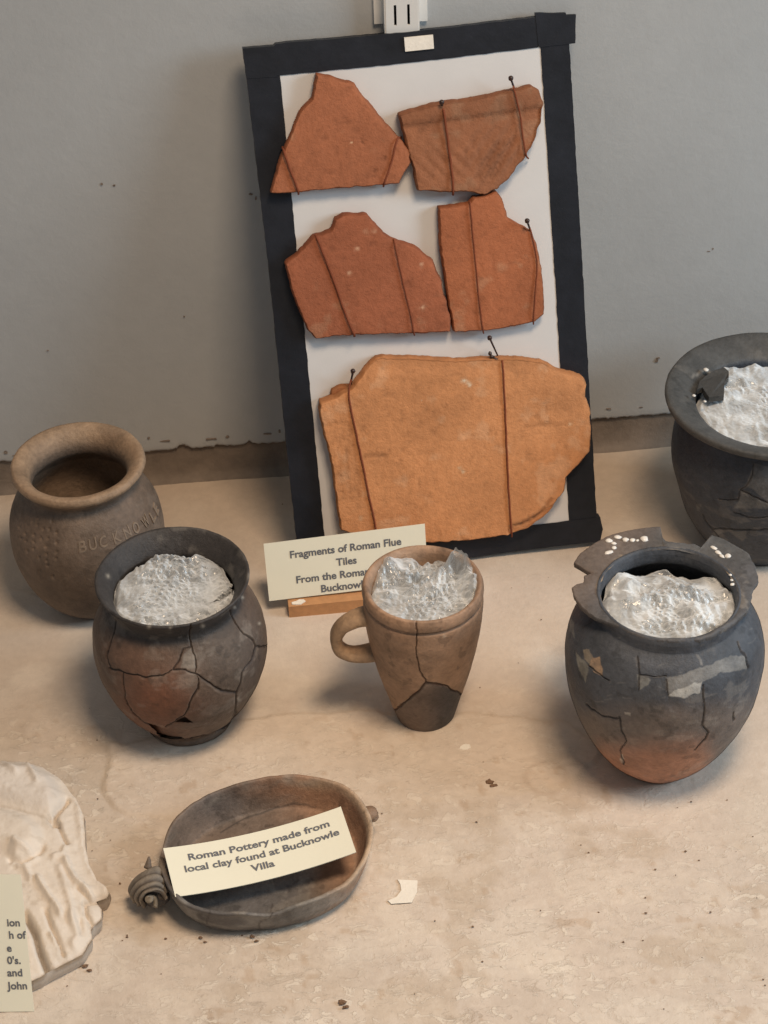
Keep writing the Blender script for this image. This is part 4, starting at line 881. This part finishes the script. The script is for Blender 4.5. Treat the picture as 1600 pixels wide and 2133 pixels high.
    V, Fc = tube(spline([q(262, 600, .030), q(266, 570, .034), q(268, 545, .037)], 8), np.linspace(.0030, .0008, 8), 8); link('handle_stub', mesh('handle_stub', V, Fc, True, np.tile([.17, .13, .1], (len(V), 1))), MAT['pottery'], t)
    V, Fc = merge([blob(q(335, 660, .020), .010, 5, 14, (1, 1.2, .9), .2), blob(q(300, 740, .012), .0085, 6, 14, (1.3, 1, .9), .2)]); link('handle_root', mesh('handle_root', V, Fc, True, np.tile([.10, .09, .085], (len(V), 1))), MAT['pottery'], t)
    V, Fc = merge([blob(q(1378, 325, .025), .0058, 7, 14, (1.05, 1.1, .8), .2), blob(q(1398, 345, .021), .0042, 9, 12, (1, 1.1, .8), .2)]); link('side_lug', mesh('side_lug', V, Fc, True, np.tile([.23, .15, .10], (len(V), 1))), MAT['pottery'], t)
make_dish()

# ------------------------------------------------------------------ label cards
def text_on(parent, lines, fn, name='printed_text'):
    """lines: (string, u, v, cap height, width scale, align); fn maps card (u, v) to 3D"""
    Vs, Fs, n = [], [], 0
    for s, u, v, hgt, ws, al in lines:
        V, Fc = text_mesh(s, .027, 0., al)
        V = [fn(u + x * hgt * 1.38 * ws, v + y * hgt * 1.38) for x, y, z in V]
        Vs += V; Fs += [[i + n for i in f] for f in Fc]; n += len(V)
    tx = link(name, mesh(name, Vs, Fs, False), MAT['ink'], parent); return tx
def card(name, label, corners, plane_o, plane_n, lines, sag=0., thick=.0006, left_u=0.):
    TL, TR, BR, BL = [on_plane(x, y, plane_o, plane_n) for x, y in corners]
    n = np.array(plane_n) / np.linalg.norm(plane_n); n = n if n @ (CAM - TL) > 0 else -n
    def S(a, b, off=0.):        # a across, b up, both 0..1
        p = (BL * (1 - a) + BR * a) * (1 - b) + (TL * (1 - a) + TR * a) * b
        return p + n * off - np.array([0, 0, sag * 4 * a * (1 - a)])
    m = 24; V = [S(i / m, j, o) for o in (0, -thick) for j in (0, 1) for i in range(m + 1)]; k = m + 1; Fc = []
    for i in range(m):
        Fc += [[i, i + 1, k + i + 1, k + i], [2 * k + i, 3 * k + i, 3 * k + i + 1, 2 * k + i + 1], [i, 2 * k + i, 2 * k + i + 1, i + 1], [k + i, k + i + 1, 3 * k + i + 1, 3 * k + i]]
    Fc += [[0, k, 3 * k, 2 * k], [m, 2 * k + m, 3 * k + m, k + m]]
    base = thing(name, label, 'label card', tuple(BL)); link('card', mesh('card', V, Fc, False), MAT['card'], base)
    Wd = np.linalg.norm(BR - BL); Hh = np.linalg.norm(TL - BL)
    text_on(base, [(s, a * Wd, b * Hh, h * Hh, ws, al) for s, a, b, h, ws, al in lines], lambda u, v: S(u / Wd, v / Hh, .0003)); return base
d = np.array([math.sin(R(7)), -math.cos(R(7)), 0])
bo = at(603, 1287)
# wooden batten under the first card
bt = thing('wooden_batten', 'short pine batten with a chip of white paint, holding the upright card behind the beaker', 'wooden batten', tuple(bo))
bdir = at(760, 1272) - bo; bdir /= np.linalg.norm(bdir); bperp = np.array([-bdir[1], bdir[0], 0])
def box3(o, a, b, c_, A, B, C3, jit=0):
    V = [o + a * x * A + b * y * B + c_ * z * C3 for z in (0, 1) for x, y in ((0, 0), (1, 0), (1, 1), (0, 1))]
    V = [v + np.array([random.uniform(-jit, jit) for _ in range(3)]) for v in V]
    return V, [(4, 5, 6, 7), (3, 2, 1, 0), (0, 1, 5, 4), (1, 2, 6, 5), (2, 3, 7, 6), (3, 0, 4, 7)]
V, Fc = box3(bo, bdir, bperp, np.array([0, 0, 1.]), .125, .016, .0125, .0003)
wm = MAT['wood']; wn = wm.node_tree.nodes
ob = link('batten', mesh('batten', V, Fc, False), wm, bt)
V, Fc = ico_chip(bo + bdir * .009 + bperp * .004 + np.array([0, 0, .0126]), .006, .0032, .0006, .2, 5); link('paint_remnant', mesh('paint_remnant', V, Fc, False), MAT['flake'], bt)
pn = np.array([-bdir[1], bdir[0], 0]) * -math.cos(R(20)) + np.array([0, 0, math.sin(R(20))])
po = bo + bperp * .008 + np.array([0, 0, .0128])
card('label_card', 'upright cream card with four printed lines standing behind the tan beaker', [(549, 1133), (885, 1091), (892, 1213), (561, 1252)], po, pn,
     [('Fragments of Roman Flue', .5, .70, .125, 1.03, 'CENTER'), ('Tiles', .5, .475, .125, 1.03, 'CENTER'), ('From the Roman Villa', .475, .255, .125, 1.03, 'CENTER'), ('Bucknowle', .475, .05, .125, 1.03, 'CENTER')])
card('label_card', 'cream card with three printed lines resting across the shallow dish', [(340, 1767), (710, 1680), (742, 1775), (365, 1868)], (*at(540, 1770, .034)[:2], .0365), np.array([.0, -.10, 1.0]),
     [('Roman Pottery made from', .515, .685, .135, 1.19, 'CENTER'), ('local clay found at Bucknowle', .515, .455, .135, 1.17, 'CENTER'), ('Villa', .50, .225, .135, 1.22, 'CENTER')], sag=.0058)
cb = at(70, 2107, .0006)
card('label_card', 'tall cream card at the left edge propped on the pale carved stone', [(-190, 1819), (43, 1822), (71, 2107), (-175, 2110)], cb, np.array([0, -math.cos(R(36)), math.sin(R(36))]),
     [('ion', .955, .625, .055, 1.02, 'RIGHT'), ('h of', .99, .535, .055, 1.02, 'RIGHT'), ('e', .86, .44, .055, 1.02, 'RIGHT'), ('0\'s.', .93, .35, .055, 1.02, 'RIGHT'), ('and', .935, .26, .055, 1.02, 'RIGHT'), ('John', .965, .165, .055, 1.02, 'RIGHT')])

# ------------------------------------------------------------------ carved stone relief (left edge)
def make_relief():
    out = [(-170, 1640), (-100, 1600), (-40, 1590), (0, 1587), (40, 1586), (90, 1598), (130, 1625), (160, 1665), (175, 1700), (178, 1760), (185, 1800), (205, 1836), (228, 1858), (222, 1868), (200, 1876), (213, 1893), (212, 1912), (190, 1936), (192, 1955), (172, 1985), (150, 1998), (100, 2025), (65, 2042), (20, 2044), (-60, 2040), (-170, 2020)]
    zt = .015
    P = []
    for a, b in zip(out, out[1:] + out[:1]):
        a = np.array(a, float); b = np.array(b, float); m = max(1, int(np.linalg.norm(b - a) / 5))
        for k in range(m):
            p = a + (b - a) * k / m; P.append(p + 1.5 * np.array([float(vnoise(np.array([p[0], p[1], 1.]), .06, 3)), float(vnoise(np.array([p[0], p[1], 5.]), .06, 4))]))
    loc = np.array([at(x, y, zt)[:2] for x, y in P]); N = len(loc)
    u0, v0 = loc.min(0); u1, v1 = loc.max(0); st = .0013
    g = np.array([(u, v) for u in np.arange(u0, u1, st) for v in np.arange(v0, v1, st)]); g += RNG.uniform(-.0003, .0003, g.shape)
    g = g[signed(g, [tuple(p) for p in loc]) > .001]
    vo, _, fo, _, _, _ = delaunay_2d_cdt([Vector(p) for p in loc] + [Vector(p) for p in g], [(i, (i + 1) % N) for i in range(N)], [], 1, 1e-7)
    F2 = np.array([p[:] for p in vo]); m = len(F2); W = np.column_stack([F2, np.full(m, zt)]); Q = proj(W)
    Qn = Q + 4 * np.stack([fbm(W, 60, 3, 1), fbm(W, 60, 3, 2)], -1)
    ed = dist_poly(F2, [tuple(p) for p in loc] + [tuple(loc[0])])
    h = .007 * (1 - np.exp(-(ed / .012))) + .0016 * fbm(W, 50, 5, 9) + .0006 * np.abs(fbm(W, 200, 3, 19))
    def Z(p): return zo(p, 0, 1540, .278)
    def ridge(p, w, a): return 1.35 * a * np.exp(-(dist_poly(Qn, Z(p)) / w) ** 2)
    up = signed(Qn, Z([(-400, 150), (0, 190), (240, 190), (430, 300), (490, 440), (480, 540), (390, 620), (200, 590), (0, 540), (-400, 500)])); h += .0085 * sst(-4, 34, up)
    lo = signed(Qn, Z([(-400, 560), (0, 545), (230, 610), (330, 700), (345, 830), (270, 930), (120, 980), (60, 900), (-400, 860)])); h += .0070 * sst(-4, 28, lo)
    for p, w, a in (([(0, 200), (60, 240), (130, 330)], 7, .002), ([(230, 260), (300, 400)], 6, .002), ([(300, 1080), (370, 1220), (460, 1350)], 6, .0028), ([(210, 1010), (240, 1090)], 6, .002), ([(350, 1330), (400, 1450), (470, 1620)], 5, -.0032), ([(395, 1500), (450, 1600)], 4, .002),
                    ([(500, 940), (570, 1080), (690, 1210)], 6, .0028), ([(590, 1150), (680, 1230)], 4, -.002), ([(540, 300), (600, 500), (620, 700), (650, 900), (720, 1050), (800, 1150)], 10, .0022), ([(450, 650), (460, 720), (500, 810)], 4, -.0028), ([(500, 480), (420, 600), (430, 670)], 5, -.0050), ([(380, 620), (415, 680)], 5, -.0035),
                    ([(490, 850), (480, 900), (410, 910)], 5, .0018), ([(90, 960), (180, 970), (250, 930), (330, 850)], 6, -.0022), ([(110, 980), (180, 1000), (290, 930)], 5, .002), ([(640, 1250), (720, 1225)], 4, -.0038), ([(640, 1260), (650, 1330), (690, 1400)], 4, -.0026), ([(200, 1360), (270, 1490), (300, 1620), (340, 1720)], 6.5, -.0075),
                    ([(540, 1350), (600, 1500), (560, 1560)], 8, .002), ([(600, 1380), (610, 1480)], 5, -.0018), ([(460, 1000), (520, 1200), (560, 1400)], 7, .0016), ([(130, 840), (240, 900)], 6, .0018)): h += ridge(p, w, a)
    c = np.array([.70, .63, .55]) * np.ones((m, 3)); c *= (1 + .08 * fbm(W, 30, 4, 8))[:, None]
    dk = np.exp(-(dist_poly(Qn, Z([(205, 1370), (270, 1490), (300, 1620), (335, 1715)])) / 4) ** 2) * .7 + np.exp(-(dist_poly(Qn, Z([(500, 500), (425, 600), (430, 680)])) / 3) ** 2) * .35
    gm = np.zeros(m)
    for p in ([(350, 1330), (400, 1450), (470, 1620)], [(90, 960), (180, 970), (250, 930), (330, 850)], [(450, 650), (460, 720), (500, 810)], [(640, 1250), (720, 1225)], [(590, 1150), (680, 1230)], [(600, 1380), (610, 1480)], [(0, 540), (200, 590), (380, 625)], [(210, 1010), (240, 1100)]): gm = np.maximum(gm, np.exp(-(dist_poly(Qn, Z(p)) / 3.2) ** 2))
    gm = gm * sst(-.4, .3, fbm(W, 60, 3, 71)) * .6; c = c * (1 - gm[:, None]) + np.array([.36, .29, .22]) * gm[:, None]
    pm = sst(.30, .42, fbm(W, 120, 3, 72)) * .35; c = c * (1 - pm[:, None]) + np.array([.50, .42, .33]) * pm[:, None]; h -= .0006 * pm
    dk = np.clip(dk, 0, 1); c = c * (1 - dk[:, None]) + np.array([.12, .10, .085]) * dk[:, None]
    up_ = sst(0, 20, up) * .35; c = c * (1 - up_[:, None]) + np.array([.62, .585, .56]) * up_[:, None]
    V = W.copy(); V[:, 2] = zt + h; V[:N, 2] = zt - .001
    ctr = loc.mean(0); rings = [np.column_stack([loc + (ctr - loc) * k, np.full(N, zz)]) for zz, k in ((zt - .006, -.004), (zt * .4, .002), (.0008, .02))]
    rings = [r_ + .0008 * fbm(r_, 120, 3, 2)[:, None] * [1, 1, 0] for r_ in rings]
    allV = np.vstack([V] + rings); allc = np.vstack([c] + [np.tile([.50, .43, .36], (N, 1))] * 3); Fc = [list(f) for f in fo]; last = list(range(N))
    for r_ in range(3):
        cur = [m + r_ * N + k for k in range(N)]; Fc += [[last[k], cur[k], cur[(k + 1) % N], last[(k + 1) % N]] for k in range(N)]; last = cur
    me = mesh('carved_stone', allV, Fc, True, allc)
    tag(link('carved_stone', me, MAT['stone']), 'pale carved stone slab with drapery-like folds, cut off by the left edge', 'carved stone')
make_relief()

# ------------------------------------------------------------------ debris
def chip_thing(px, py, w, h, t, yaw_, seed, label, mat='flake', cat='paint flake', name='paint_flake', z=.0008):
    V, Fc = ico_chip(at(px, py, z), w, h, t, yaw_, seed); o = link(name, mesh(name, V, Fc, False), MAT[mat]); tag(o, label, cat); return o
chip_thing(970, 1557, .0052, .0036, .0012, .1, 3, 'small white paint flake lying in front of the tan beaker')
n_ = [(868, 1845), (850, 1836), (858, 1852), (862, 1868), (850, 1880), (815, 1882), (808, 1877), (835, 1868), (838, 1850), (826, 1838), (835, 1832)]
lun = [(828, 1832), (870, 1834), (869, 1858), (858, 1880), (815, 1883), (808, 1876), (826, 1868), (836, 1855), (834, 1842)]
V = [at(x, y, .0012) for x, y in lun] + [at(x, y, .0004) for x, y in lun]; k = len(lun)
tag(link('paint_flake', mesh('paint_flake', V, [list(range(k))] + [[i, (i + 1) % k, (i + 1) % k + k, i + k] for i in range(k)], False), MAT['flake']), 'larger white crescent-shaped flake on the shelf right of the dish', 'paint flake')
for i, (x, y, w, l) in enumerate([(1020, 1628, .0042, 'dark brown crumb beside the ring-shaped scar between dish and blue-grey jar'), (525, 1951, .0026, 'dark brown crumb tight against the front of the dish, right one of two'), (418, 1953, .0022, 'dark brown crumb in front of the dish, left one of two'), (712, 2088, .0038, 'reddish crumb near the bottom edge of the picture'), (178, 2012, .0030, 'dark crumb just off the lower edge of the carved stone')]):
    V, Fc = merge([blob(at(x, y, .0018), w * .6, i, 8, (1.2, .9, .6), .6), blob(at(x + 9, y + 9, .0015), w * .45, i + 9, 8, (1.4, .8, .6), .6)]); tag(link('crumb', mesh('crumb', V, Fc, False), MAT['crumb']), l, 'crumb')
def grit():
    parts = []; rr = random.Random(11)
    for (x, y) in [(1345, 1870), (1345, 1902), (1005, 2003), (985, 1930), (906, 1918), (1440, 1670), (1428, 1773), (1226, 1776), (1210, 1760), (1365, 1811), (852, 1632), (265, 1952), (215, 1845), (230, 1750), (192, 1772), (265, 1948), (1007, 1588), (1480, 1900), (993, 1712), (1590, 2040), (1594, 2052), (1299, 1962), (250, 1840), (345, 1955), (300, 1610)]:
        parts.append(blob(at(x, y, .0010), rr.uniform(.0004, .0009), rr.randint(0, 99), 6, (1.3, 1, .7), .5))
    for _ in range(70):
        x, y = rr.uniform(0, 1600), rr.uniform(1000, 2130); parts.append(blob(at(x, y, .0008), rr.uniform(.0002, .0006), rr.randint(0, 99), 6, (1.3, 1, .7), .5))
    V, Fc = merge(parts); tag(link('grit', mesh('grit', V, Fc, False), MAT['crumb']), 'scattered brown grit on the shelf', 'grit', kind='stuff')
grit()
